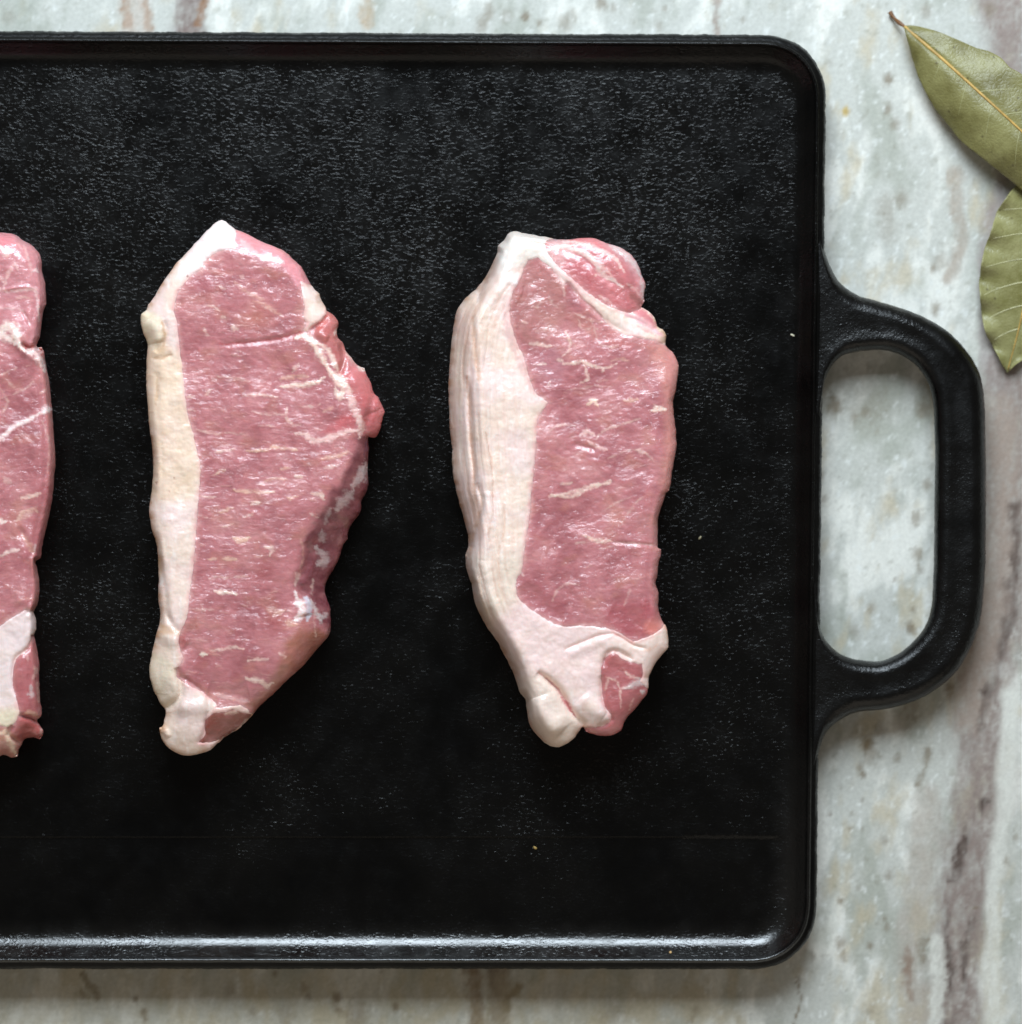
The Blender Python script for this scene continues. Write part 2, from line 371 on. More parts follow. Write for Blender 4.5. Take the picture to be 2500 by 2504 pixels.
# ------------------------------------------------------------------ griddle
def build_griddle():
    g = thing("griddle", "black cast iron griddle with raised rim and looped handle, lying on the marble", "griddle")
    # loop points of a slightly skewed rounded rectangle inset by d pixels
    def loop(d):
        L, T0, T1, R0, R1, B0, B1 = -1600, 68, 86, 2022, 1995.5, 2368, 2370
        cs = [(R0 - d, T1 + d, 'tr'), (R1 - d, B1 - d, 'br'), (L + d, B0 - d, 'bl'), (L + d, T0 + d, 'tl')]
        r0 = 165; r = max(r0 - d, 26 if d < 700 else 4)
        pts = []
        cnt = {'tr': 420, 'br': 560, 'bl': 330, 'tl': 560}
        arc = {}
        for i, (cx, cy, nm) in enumerate(cs):
            p = np.array([cx, cy]); pv = np.array(cs[i - 1][:2]); nx = np.array(cs[(i + 1) % 4][:2])
            u = (pv - p) / np.linalg.norm(pv - p); v = (nx - p) / np.linalg.norm(nx - p)
            t = np.linspace(0, math.pi / 2, 41)
            e = 2.25
            a = 1 - np.sin(t) ** (2 / e); b = 1 - np.cos(t) ** (2 / e)
            arc[i] = p + r * (a[:, None] * u + b[:, None] * v)
        for i in range(4):
            pts.append(arc[i])
            n = cnt[cs[i][2]]
            s, e2 = arc[i][-1], arc[(i + 1) % 4][0]
            t = (np.arange(1, n) / n)[:, None]
            pts.append(s + (e2 - s) * t)
        return np.concatenate(pts)
    prof = [(60, 3.0), (26, 3.2), (12, 3.8), (4, 6.0), (0.5, 8.6), (0, 10.0), (1.2, 11.2), (3, 12.1), (5.5, 12.75), (9, 13.1), (13, 13.3), (15.5, 13.45), (17.5, 13.8), (19.5, 14.15), (22, 14.25), (24.5, 14.0), (27, 13.45), (31, 13.0), (36, 12.45), (43, 11.68), (50, 10.9)]
    zf = 10.9
    for d in range(53, 104, 3):
        tt = np.linspace((d - 3 - 50) / 50, min((d - 50) / 50, 1), 8)
        zf -= float(np.mean((1 - tt) ** 1.95)) * 3 * 0.112
        prof.append((d, max(zf, 9.0)))
    prof += [(d, 9.0) for d in list(range(108, 316, 4)) + list(range(317, 329)) + [332, 336]] + [(d, 9.0) for d in (345, 380, 430, 500, 600, 700, 800, 900, 1000, 1080, 1130)]
    V = []; 
    n = len(loop(0))
    for (d, z) in prof:
        p = loop(d)
        x, y = p[:, 0], p[:, 1]
        if d < 120:
            ang = fbm(x / 70, y / 70, 3, 3)
            edge = (1 - sstep(0, 70, d))
            ux = x - 1000; uy = y - 1220
            ln = np.hypot(ux, uy) + 1e-6
            side = np.abs(p - loop(d + 1)); 
            dirv = (p - loop(d + 1))
            w = (2.6 * ang + 1.8 * fbm(x / 8, y / 8, 8, 2)) * (1 if d < 4 else 0.3) * edge
            x = x + dirv[:, 0] * w; y = y + dirv[:, 1] * w
        zz = np.full(n, z)
        if d > 63:
            # drip channel: the plate steps down below y = 2048
            zz = zz - (0.50 - .26 * sstep(2049, 2115, y)) * sstep(2046, 2048.4, y) * (1 - sstep(1870, 1950, x)) * sstep(52, 101, d)
            zz = zz + 0.05 * fbm(x / 160, y / 160, 12, 2)
        # long gentle hollow where the top wall meets the plate
        V.append(W(x, y, zz / 1000))
    V = np.concatenate(V)
    F = grid_faces(len(prof), n, True)
    # seal centre line and the underside with fans
    last = (len(prof) - 1) * n
    c_top = len(V); V = np.concatenate([V, [[*Wv(200, 1220, 0.009)]], [[*Wv(200, 1220, 0.0032)]]])
    j = np.arange(n); j2 = (j + 1) % n
    tri_top = np.stack([last + j, last + j2, np.full(n, c_top), np.full(n, c_top)], -1)
    ft = [list(map(int, f)) for f in F[:, ::-1]]
    ft += [[int(last + b), int(last + a), c_top] for a, b in zip(j, j2)]
    ft += [[int(a), int(b), c_top + 1] for a, b in zip(j, j2)]
    # split: rim (outer wall + crown + inner wall) and the cooking plate are one casting but look different
    split = [i for i, (d, z) in enumerate(prof) if d == 89][0]
    nq = (len(prof) - 1) * n
    rim_f = np.array(ft[: split * n]); plate_f = ft[split * n: nq + n]; bot = ft[nq + n:]
    dd = np.repeat([d for d, z in prof], n).astype(float); dd = np.concatenate([dd, [1000.]])
    pyy = np.concatenate([loop(d)[:, 1] for d, z in prof] + [[1220.]]); pxx = np.concatenate([loop(d)[:, 0] for d, z in prof] + [[200.]])
    wall = (1 - sstep(62, 125, dd + 14 * fbm(pxx / 60, pyy / 60, 33, 3)))
    oilc = np.stack([wall * sstep(1700, 2250, pyy), wall, (1 - wall) * sstep(2044, 2049, pyy) * (1 - sstep(1870, 1950, pxx))], -1)
    rim = mesh_obj("rim", V[: (split + 1) * n], rim_f, M_FLOOR, g, oilc[: (split + 1) * n])
    rim.data.materials.append(M_CAST_DULL)      # the unpolished outside of the casting
    oi = [i for i, (d, z) in enumerate(prof) if d == 15.5][0] * n
    mi = np.zeros(len(rim.data.polygons), np.int32); mi[:oi] = 1
    rim.data.polygons.foreach_set("material_index", mi)
    off = split * n
    mesh_obj("cooking_plate", V[off: c_top + 1], [[k - off for k in f] for f in plate_f], M_FLOOR, g, oilc[off: c_top + 1])
    idx = list(range(n)) + [c_top + 1]
    mp = {k: i for i, k in enumerate(idx)}
    mesh_obj("underside", V[idx], [[mp[k] for k in f] for f in bot], M_CAST, g)
    # handle
    A = [(2006, 560), (2018, 618), (2049, 684), (2095, 720), (2149, 737), (2236, 765), (2314, 808), (2376, 874), (2404, 948), (2411, 1100), (2411.5, 1295), (2409, 1404), (2393, 1534), (2342, 1639), (2262, 1702), (2172, 1733), (2088, 1744), (2027, 1784), (2004, 1835), (1990, 1900)]
    B = [(2004, 1040), (2010, 985), (2018, 930), (2045, 882), (2083, 863), (2164, 857), (2226, 882), (2263, 924), (2281, 980), (2286.5, 1100), (2284.5, 1295), (2282, 1420), (2270, 1515), (2222, 1580), (2168, 1612), (2125, 1617), (2058, 1600), (2014, 1556), (1999, 1490), (1999, 1400)]
    m = 26
    def fine(P):
        out = []
        P = np.array(P, float); k = len(P)
        for i in range(k - 1):
            p0, p1, p2, p3 = P[max(i - 1, 0)], P[i], P[i + 1], P[min(i + 2, k - 1)]
            t = (np.arange(m) / m)[:, None]
            out.append(0.5 * (2 * p1 + (p2 - p0) * t + (2 * p0 - 5 * p1 + 4 * p2 - p3) * t ** 2 + (3 * p1 - 3 * p2 + p3 - p0) * t ** 3))
        out.append(P[-1:]); return np.concatenate(out)
    a, b = fine(A), fine(B)
    k = len(a)
    a = np.concatenate([[(1996, 560)], a, [(1976, 1900)]]); b = np.concatenate([[(1990, 1040)], b, [(1984, 1400)]])
    k = len(a)
    # cross-section: fraction across, height (mm); top from outer edge A to inner edge B then back below
    def sec(pa, pb):
        L = np.hypot(*(pb - pa)); pts = []
        R = 36.0
        e_t = np.concatenate([R * (1 - np.cos(np.linspace(0, math.pi / 2, 11))), ])
        z_t = 8.2 + 5.15 * np.sin(np.linspace(0, math.pi / 2, 11)) ** 0.9
        mid = np.linspace(R, L - R, 8)[1:-1]
        dip = 13.35 - 0.3 * np.sin(np.linspace(0, math.pi, 8))[1:-1]
        e = np.concatenate([e_t, mid, (L - e_t)[::-1]]); z = np.concatenate([z_t, dip, z_t[::-1]])
        eb = np.array([L - 3, L - 18, L * .66, L * .33, 18, 3]); zb = np.array([7.2, 5.8, 5.4, 5.4, 5.8, 7.2])
        return np.concatenate([e, eb]) / L, np.concatenate([z, zb])
    V = []
    for i in range(k):
        f, z = sec(a[i], b[i])
        P = a[i] + (b[i] - a[i]) * f[:, None]
        w = 1.6 * fbm(P[:, 0] / 60, P[:, 1] / 60, 14, 3) + 0.9 * fbm(P[:, 0] / 10, P[:, 1] / 10, 15, 2)
        dr = (b[i] - a[i]) / np.hypot(*(b[i] - a[i]))
        edge = np.where(f < .5, np.clip(1 - f * 6, 0, 1), -np.clip(1 - (1 - f) * 6, 0, 1))
        P = P - dr * (w * edge)[:, None]
        V.append(W(P[:, 0], P[:, 1], z / 1000))
    ns_ = len(V[0]); V = np.concatenate(V)
    F = grid_faces(k, ns_, True)
    F = [list(map(int, q)) for q in F[:, ::-1]]
    F += [list(range(ns_)), list(range((k - 1) * ns_, k * ns_))[::-1]]
    mesh_obj("handle", V, F, M_CAST, g)
    # four stub feet that carry it on the counter
    for (fx, fy) in ((1850, 240), (1850, 2210), (-1430, 240), (-1430, 2210)):
        vs = []; fc = []
        for q, (rr, zz) in enumerate(((50, MZ * 1000), (54, MZ * 1000 + .6), (58, 3.4))):
            for t in range(16):
                th = t * math.pi / 8; vs.append(Wv(fx + rr * math.cos(th), fy + rr * math.sin(th), zz / 1000))
        for q in range(2):
            for t in range(16): fc.append([q * 16 + t, q * 16 + (t + 1) % 16, q * 16 + 16 + (t + 1) % 16, q * 16 + 16 + t])
        fc.append(list(range(16))[::-1]); fc.append(list(range(32, 48)))
        mesh_obj("foot", vs, fc, M_CAST, g)
    return g
build_griddle()

# ------------------------------------------------------------------ steaks
def zc(ox, oy, k):
    return lambda pts: [(ox + p[0] / k, oy + p[1] / k) for p in pts]
R1 = zc(320, 500, 2.7606); R2 = zc(320, 1180, 2.7606); R3 = zc(1060, 520, 2.7606); R4 = zc(1060, 1180, 2.7606)
R5 = zc(0, 540, 2.925); R6 = zc(0, 1180, 2.7625)
K = 2.76

LEAN = srgb(196, 112, 120); LEAN_D = srgb(168, 82, 92); LEAN_L = srgb(212, 140, 140); FATC = srgb(236, 214, 198)
FATP = srgb(240, 216, 208); FATY = srgb(232, 211, 188); RED = srgb(186, 62, 66); DRED = srgb(140, 48, 56); ORG = srgb(190, 120, 84); TAN = srgb(212, 176, 144); MAUVE = srgb(150, 78, 92); FILM = srgb(206, 186, 186)
PINKW = srgb(232, 168, 166)

def steak(name, label, outline, plateau, H, fat_ops, strokes, tints, relief, fibre, mat, seed, flecks, hfun=None, cell=2.0, h0f=0.7, fat_mod=None):
    root = thing(name, label, "pork steak", group="raw pork steaks on the griddle")
    ol = spline(outline, 7, True)
    ol = ol + np.stack([2.0 * fbm(ol[:, 0] / 16, ol[:, 1] / 16, seed, 3), 2.0 * fbm(ol[:, 0] / 16 + 50, ol[:, 1] / 16, seed, 3)], -1)
    x0, y0 = ol.min(0) - 2 * cell; x1, y1 = ol.max(0) + 2 * cell
    xs = np.arange(x0, x1, cell); ys = np.arange(y0, y1, cell)
    nx, ny = len(xs), len(ys)
    X, Y = np.meshgrid(xs, ys); x = X.ravel().copy(); y = Y.ravel().copy()
    ins = inside(x, y, ol)
    I = ins.reshape(ny, nx)
    cellm = I[:-1, :-1] | I[1:, :-1] | I[:-1, 1:] | I[1:, 1:]
    used = np.zeros((ny, nx), bool)
    used[:-1, :-1] |= cellm; used[1:, :-1] |= cellm; used[:-1, 1:] |= cellm; used[1:, 1:] |= cellm
    used = used.ravel()
    # snap outside corners on to the outline
    out = np.where(used & ~ins)[0]
    P = ol; Q = np.roll(ol, -1, 0)
    bx = x[out]; by = y[out]; best = np.full(len(out), 1e18); sx = bx.copy(); sy = by.copy()
    for i in range(len(P)):
        ax, ay = P[i]; dx, dy = Q[i] - P[i]; L = dx * dx + dy * dy + 1e-9
        t = np.clip(((bx - ax) * dx + (by - ay) * dy) / L, 0, 1)
        qx = ax + t * dx; qy = ay + t * dy; d = (bx - qx) ** 2 + (by - qy) ** 2
        m = d < best; best = np.where(m, d, best); sx = np.where(m, qx, sx); sy = np.where(m, qy, sy)
    x[out] = sx; y[out] = sy
    remap = -np.ones(nx * ny, int); ui = np.where(used)[0]; remap[ui] = np.arange(len(ui))
    x = x[ui]; y = y[ui]
    cj, ci = np.where(cellm)
    a = cj * nx + ci
    F = remap[np.stack([a, a + nx, a + nx + 1, a + 1], -1)]
    d_out = seg_dist(x, y, ol[::2], True); 
    isb = np.zeros(len(x), bool); isb[remap[out]] = True; d_out[isb] = 0
    pl = spline(plateau, 25, True)
    d_pl = np.where(inside(x, y, pl), 0, seg_dist(x, y, pl, True))
    t = d_out / (d_out + d_pl + 1e-6)
    prof = 0.62 * np.sqrt(np.clip(1 - (1 - t) ** 2, 0, 1)) + 0.38 * sstep(0, 1, t)
    def blur(val, r):
        G = np.zeros(nx * ny); Wt_ = np.zeros(nx * ny); G[ui] = val; Wt_[ui] = 1
        G = G.reshape(ny, nx); Wt_ = Wt_.reshape(ny, nx)
        for _ in range(2):
            for ax in (0, 1):
                for nm in (0, 1):
                    A_ = G if nm == 0 else Wt_
                    pad = [(0, 0), (0, 0)]; pad[ax] = (r + 1, r)
                    cs = np.cumsum(np.pad(A_, pad), axis=ax)
                    n_ = A_.shape[ax]
                    A_ = (cs.take(range(2 * r + 1, 2 * r + 1 + n_), ax) - cs.take(range(0, n_), ax)) / (2 * r + 1)
                    if nm == 0: G = A_
                    else: Wt_ = A_
        return (G / np.maximum(Wt_, 1e-6)).ravel()[ui]
    kb = sstep(4, 26, d_out)
    prof = prof * (1 - kb) + blur(prof, 6) * kb
    Hm = H * (1 + 0.05 * fbm(x / 170, y / 170, seed + 2, 2))
    if hfun is not None: Hm = Hm + hfun(x, y)
    h0 = (h0f(x, y) if callable(h0f) else h0f) * Hm
    h = h0 + (Hm - h0) * prof
    h = h + 0.35 * fbm(x / 60, y / 60, seed + 5, 3) * prof + 0.10 * fbm(x / 16, y / 16, seed + 7, 2) * prof
    # fat / lean signed distance (positive = fat)
    sd = np.full(len(x), -1e3)
    for op, poly in fat_ops:
        s_ = sdf(x, y, spline(poly, 14, True))
        sd = np.maximum(sd, s_) if op == '+' else np.minimum(sd, -s_)
    sd = sd + 3.2 * fbm(x / 15, y / 15, seed + 9, 4, .65) + 1.0
    # relief strokes: (points, width px, mm)
    for pts, w, dh in relief:
        P_ = spline(pts, 12); lo = P_.min(0) - 3 * w; hi = P_.max(0) + 3 * w
        m = (x > lo[0]) & (x < hi[0]) & (y > lo[1]) & (y < hi[1])
        if not m.any(): continue
        d, tt = seg_dist(x[m], y[m], P_, False, True)
        taper = np.clip(np.minimum(tt, 1 - tt) * 5, 0.0, 1) ** .6 
        h[m] += dh * np.exp(-(d / w) ** 2) * taper
    # ---- colour of the lean
    n_big = fbm(x / 110, y / 110, seed + 20, 3); n_mid = fbm(x / 34, y / 26, seed + 21, 4)
    ca, sa = math.cos(fibre), math.sin(fibre)
    u = x * ca + y * sa; v = -x * sa + y * ca
    u2 = u + 8 * n_mid; v2 = v + 7 * n_mid
    nf = fbm(u2 / 26, v2 / 4.5, seed + 22, 3, .6); nf2 = fbm(u2 / 60, v2 / 9, seed + 23, 3, .6)
    def mix(c, col, f):
        f = np.clip(f, 0, 1)[:, None]; return c * (1 - f) + np.asarray(col) * f
    c = np.ones((len(x), 1)) * LEAN
    c = mix(c, LEAN_D, sstep(-0.1, 0.5, n_big + .5 * n_mid) * .75)
    c = mix(c, LEAN_L, sstep(0.0, 0.6, -n_big + .5 * n_mid) * .55)
    c = mix(c, srgb(196, 122, 100), sstep(0.05, 0.5, fbm(x / 70, y / 50, seed + 29, 3)) * .40)
    c = mix(c, LEAN_L * 1.1, sstep(0.10, 0.55, nf) * .18)
    c = mix(c, LEAN_D * .9, sstep(0.10, 0.6, -nf) * .16)
    # fine intramuscular flecks
    fl = sstep(flecks[0], flecks[0] + .22, nf2 + .35 * nf + .35 * n_mid)
    c = mix(c, srgb(232, 186, 172), fl * flecks[1] * .75)
    h = h + 0.03 * nf + 0.06 * fl * (flecks[1] > 0)
    # pale translucent rim of the lean beside the fat, and at the outer edge
    c = mix(c, PINKW, np.exp(-(np.clip(-sd, 0, 99) / 8.0) ** 2) * np.clip(.55 + .8 * n_mid, .2, .9))
    c = mix(c, srgb(222, 150, 140), np.exp(-(d_out / 14.0) ** 2) * .45)
    fc = np.ones((len(x), 1)) * FATC
    fc = mix(fc, FATP, sstep(-.2, .4, n_big + .4 * n_mid) * .9)
    fc = mix(fc, FATY, sstep(0.0, .5, -n_big + .5 * n_mid) * .45)
    fc = mix(fc, srgb(228, 196, 180), sstep(.1, .5, fbm(x / 18, y / 90, seed + 33, 4, .6)) * .45)
    fc = mix(fc, srgb(244, 232, 224), sstep(.1, .5, fbm(x / 14, y / 70, seed + 35, 4, .6)) * .6)
    fc = mix(fc, srgb(232, 172, 168), np.exp(-(np.clip(sd, 0, 99) / 8.0) ** 2) * np.clip(.55 + .8 * n_mid, .15, .9))
    fc = mix(fc, srgb(196, 150, 112), np.exp(-(d_out / 11.0) ** 2) * np.clip(.42 + 1.3 * n_mid, 0, .9))
    h = h + (.04 * fbm(x / 10, y / 12, seed + 50, 3, .6) + .12 * fbm(x / 30, y / 45, seed + 51, 3)) * sstep(0, 12, sd)
    for poly, col, s_, tgt, soft in tints:
        if len(poly) == 1:
            (bx_, by_, br) = poly[0]
            f = s_ * (1 - sstep(0.2, 1.0, np.hypot(x - bx_, y - by_) / br + .25 * n_mid))
        else:
            f = s_ * sstep(-soft, soft, sdf(x, y, spline(poly, 25, True)) + 5 * n_mid)
        f = f * np.clip(1 + .7 * n_mid, 0, 1.3)
        if 'l' in tgt: c = mix(c, col, f)
        if 'f' in tgt: fc = mix(fc, col, f)
    nb = fbm(x / 7, y / 7, seed + 40, 3, .6); nw = fbm(x / 19, y / 15, seed + 41, 2)
    wpx = 4.5 * fbm(x / 17, y / 12, seed + 42, 3, .6); wpy = 4.5 * fbm(x / 17, y / 12, seed + 43, 3, .6)
    for st in strokes:
        pts, w, col, s_ = st[:4]; tgt = st[4] if len(st) > 4 else 'l'; w = max(w * .5, 1.3)
        P_ = spline(pts, 12); lo = P_.min(0) - 5 * w - 6; hi = P_.max(0) + 5 * w + 6
        m = (x > lo[0]) & (x < hi[0]) & (y > lo[1]) & (y < hi[1])
        if not m.any(): continue
        d, tt = seg_dist(x[m] + wpx[m], y[m] + wpy[m], P_, False, True)
        d = d + (nb[m] * .8 + n_mid[m] * .3) * (w * .6 + 2)
        ww = w * (0.25 + 0.75 * np.clip(np.minimum(tt, 1 - tt) * 3.5, 0, 1)) * (1 + .8 * nw[m])
        big_ = min(1.0, w / 5.0)
        f = s_ * (.62 + .38 * big_) * (1 - sstep(ww * .25, ww * 1.5 + 2.4, d)) * np.clip(.80 + .2 * big_ + 1.5 * nw[m] * (1.1 - big_) + .6 * nf[m], .12, 1.1)
        f = np.clip(f, 0, 1)[:, None]
        if 'l' in tgt:
            c[m] = c[m] * (1 - f) + np.asarray(col) * f
            if col[1] > .3: h[m] += 0.07 * f[:, 0]
        if 'f' in tgt: fc[m] = fc[m] * (1 - f) + np.asarray(col) * f
    if fat_mod is not None: fc, h = fat_mod(x, y, fc, h, sd, mix)
    # fat stands a touch proud and is smoother
    h = h + 0.10 * sstep(-2, 20, sd) * prof
    V = W(x, y, ZF + h / 1000)
    # skirt: tuck the side in and down to the iron
    nb_v = len(V)
    edges = np.concatenate([F[:, [0, 1]], F[:, [1, 2]], F[:, [2, 3]], F[:, [3, 0]]])
    es = np.sort(edges, 1); key = es[:, 0] * (nb_v + 1) + es[:, 1]
    uq, idx, ct = np.unique(key, return_index=True, return_counts=True)
    be = edges[idx[ct == 1]]
    be = be[be[:, 0] != be[:, 1]]
    bv = np.unique(be); mp = -np.ones(nb_v, int)
    cen = V[:, :2].mean(0)
    dx, dy = x[bv], y[bv]
    # inward direction from the outline
    eps = 3.0
    gx = (np.where(inside(dx + eps, dy, ol), 1., 0) - np.where(inside(dx - eps, dy, ol), 1., 0))
    gy = (np.where(inside(dx, dy + eps, ol), 1., 0) - np.where(inside(dx, dy - eps, ol), 1., 0))
    gl = np.hypot(gx, gy) + 1e-6; gx /= gl; gy /= gl
    rings = [V]; allc = [c]; allf = [fc]; allsd = [sd]; Fs = [F]; prev = bv
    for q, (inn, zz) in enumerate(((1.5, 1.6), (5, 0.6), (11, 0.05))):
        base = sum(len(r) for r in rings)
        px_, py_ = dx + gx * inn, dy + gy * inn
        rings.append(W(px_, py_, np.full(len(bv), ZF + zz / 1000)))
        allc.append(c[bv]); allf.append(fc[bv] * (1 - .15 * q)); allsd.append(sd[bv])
        m1 = -np.ones(nb_v, int); m1[bv] = prev if q == 0 else np.arange(pb, pb + len(bv))
        m2 = -np.ones(nb_v, int); m2[bv] = np.arange(base, base + len(bv))
        Fs.append(np.stack([m1[be[:, 1]], m1[be[:, 0]], m2[be[:, 0]], m2[be[:, 1]]], -1))
        pb = base
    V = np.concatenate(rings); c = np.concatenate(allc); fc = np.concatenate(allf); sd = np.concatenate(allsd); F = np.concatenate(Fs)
    # drop cells collapsed by snapping
    def area_ok(F):
        a, b, cc, d = V[F[:, 0]], V[F[:, 1]], V[F[:, 2]], V[F[:, 3]]
        return np.linalg.norm(np.cross(cc - a, d - b), axis=1) > 1e-12
    F = F[area_ok(F)]
    fn = np.cross(V[F[:, 2]] - V[F[:, 0]], V[F[:, 3]] - V[F[:, 1]])
    N = np.zeros_like(V)
    for q in range(4): np.add.at(N, F[:, q], fn)
    N /= (np.linalg.norm(N, axis=1)[:, None] + 1e-15)
    lum = (c @ np.array([.35, .45, .2]))[:, None]
    c = (lum + (c - lum) * 0.76) * np.array([1.13, 1.07, 1.02])          # myoglobin pink is duller than the paint names above
    mesh_obj("lean_meat", V, F, mat, root, np.clip(c, 0.01, .95))
    keep = (sd[F] > -7).all(1)
    FF = F[keep]
    off = np.clip(sd * 0.05, -0.35, 0.16) / 1000
    V2 = V + N * off[:, None]
    u_, inv = np.unique(FF, return_inverse=True)
    fc = np.clip(fc * np.array([1.06, 1.025, 1.035]), .01, .93)
    # each connected patch of fat that counts stays in the one fat cap
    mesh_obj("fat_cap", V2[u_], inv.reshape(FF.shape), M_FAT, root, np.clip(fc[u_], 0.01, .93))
    return root

# --- middle steak
s2_out = R1([(615, 110), (640, 120), (680, 150), (720, 175), (780, 195), (830, 225), (890, 252), (940, 272), (1000, 295), (1050, 325), (1100, 370), (1150, 420), (1185, 480), (1210, 530), (1240, 580), (1270, 605), (1285, 650), (1310, 690), (1320, 715), (1350, 730), (1385, 765), (1403, 800), (1395, 850), (1400, 900), (1430, 930), (1450, 985), (1490, 1035), (1530, 1085), (1575, 1105), (1588, 1140), (1610, 1180), (1630, 1230), (1640, 1270), (1670, 1300), (1700, 1360), (1715, 1400), (1700, 1440), (1690, 1500), (1670, 1550), (1640, 1578), (1605, 1570), (1608, 1650), (1600, 1750), (1605, 1850)])
s2_out += R2([(1605, 10), (1590, 70), (1560, 120), (1550, 200), (1500, 270), (1470, 330), (1465, 380), (1435, 420), (1410, 500), (1380, 570), (1330, 650), (1310, 720), (1330, 800), (1348, 840), (1350, 900), (1352, 980), (1340, 1030), (1280, 1100), (1220, 1170), (1150, 1250), (1050, 1340), (960, 1430), (880, 1500), (820, 1570), (740, 1650), (650, 1710), (580, 1760), (540, 1800), (450, 1830), (370, 1840), (300, 1815), (240, 1770), (205, 1710), (198, 1660), (215, 1655), (232, 1600), (240, 1540), (200, 1480), (160, 1400), (135, 1320), (130, 1250), (150, 1150), (170, 1050), (195, 960), (205, 890), (192, 800), (193, 650), (188, 500), (175, 400), (150, 330), (128, 200), (140, 100)])
s2_out += R1([(150, 1880), (155, 1800), (150, 1650), (130, 1500), (118, 1350), (110, 1200), (112, 1050), (118, 950), (90, 870), (72, 790), (75, 740), (110, 715), (120, 680), (160, 630), (200, 560), (260, 470), (320, 390), (390, 320), (460, 240), (530, 170), (575, 125)])
s2_pl = R1([(600, 310), (480, 420), (380, 500), (290, 620), (240, 760), (220, 900), (210, 1100), (200, 1400), (210, 1700), (210, 1900)]) + R2([(220, 50), (230, 300), (240, 500), (255, 700), (265, 900), (280, 1050), (280, 1250), (350, 1420), (400, 1600), (500, 1600), (680, 1480), (860, 1350), (1000, 1200), (1080, 1050), (1100, 900), (1070, 740), (1090, 620), (1140, 520), (1150, 380), (1200, 280), (1300, 100), (1340, 10)]) + R1([(1400, 1880), (1480, 1700), (1540, 1500), (1550, 1400), (1500, 1260), (1430, 1120), (1360, 950), (1290, 820), (1220, 760), (1180, 620), (1120, 500), (1000, 420), (820, 350), (680, 310)])
s2_fat = R1([(560, 60), (640, 90), (690, 140), (715, 195), (700, 250), (705, 300), (640, 303), (590, 312), (555, 330), (520, 360), (490, 400), (485, 430), (440, 455), (400, 480), (370, 520), (320, 580), (295, 650), (290, 720), (310, 800), (320, 900), (330, 1000), (345, 1100), (355, 1200), (370, 1350), (390, 1450), (420, 1550), (440, 1650), (465, 1750), (462, 1900)]) + R2([(450, 150), (440, 300), (430, 450), (415, 600), (395, 750), (385, 860), (370, 930), (335, 1000), (320, 1070), (335, 1140), (350, 1180), (330, 1230), (300, 1260), (310, 1310), (370, 1360), (450, 1400), (520, 1440), (570, 1490), (580, 1520), (660, 1515), (740, 1505), (790, 1530), (800, 1560), (850, 1570), (700, 1740), (560, 1850), (350, 1900), (180, 1750), (80, 1400), (60, 1200), (100, 400)]) + R1([(60, 1500), (20, 700), (200, 450), (400, 200)])
s2_brown = R2([(500, 1600), (560, 1555), (640, 1545), (690, 1525), (750, 1550), (820, 1560), (770, 1620), (690, 1690), (610, 1735), (500, 1762), (455, 1755), (500, 1700), (495, 1650)])
s2_fat2 = R1([(1150, 520), (1200, 540), (1250, 560), (1330, 660), (1320, 730), (1290, 775), (1230, 820), (1190, 860), (1165, 845), (1195, 800), (1165, 760), (1180, 700), (1165, 620)])
s2_side = R1([(1590, 1480), (1510, 1680), (1450, 1800), (1395, 1930)]) + R2([(1360, 20), (1320, 150), (1210, 330), (1180, 380), (1190, 480), (1150, 620), (1110, 700), (1200, 780), (1260, 900), (1330, 1010), (1450, 950), (1450, 500), (1700, 0)]) + R1([(1720, 1600)])
s2_str = []
def add(L, R, items):
    for it in items:
        L.append((R(it[0]), it[1] / K) + tuple(it[2:]))
Wt = srgb(238, 206, 192); Yt = srgb(230, 182, 158); Wp = srgb(236, 190, 186)
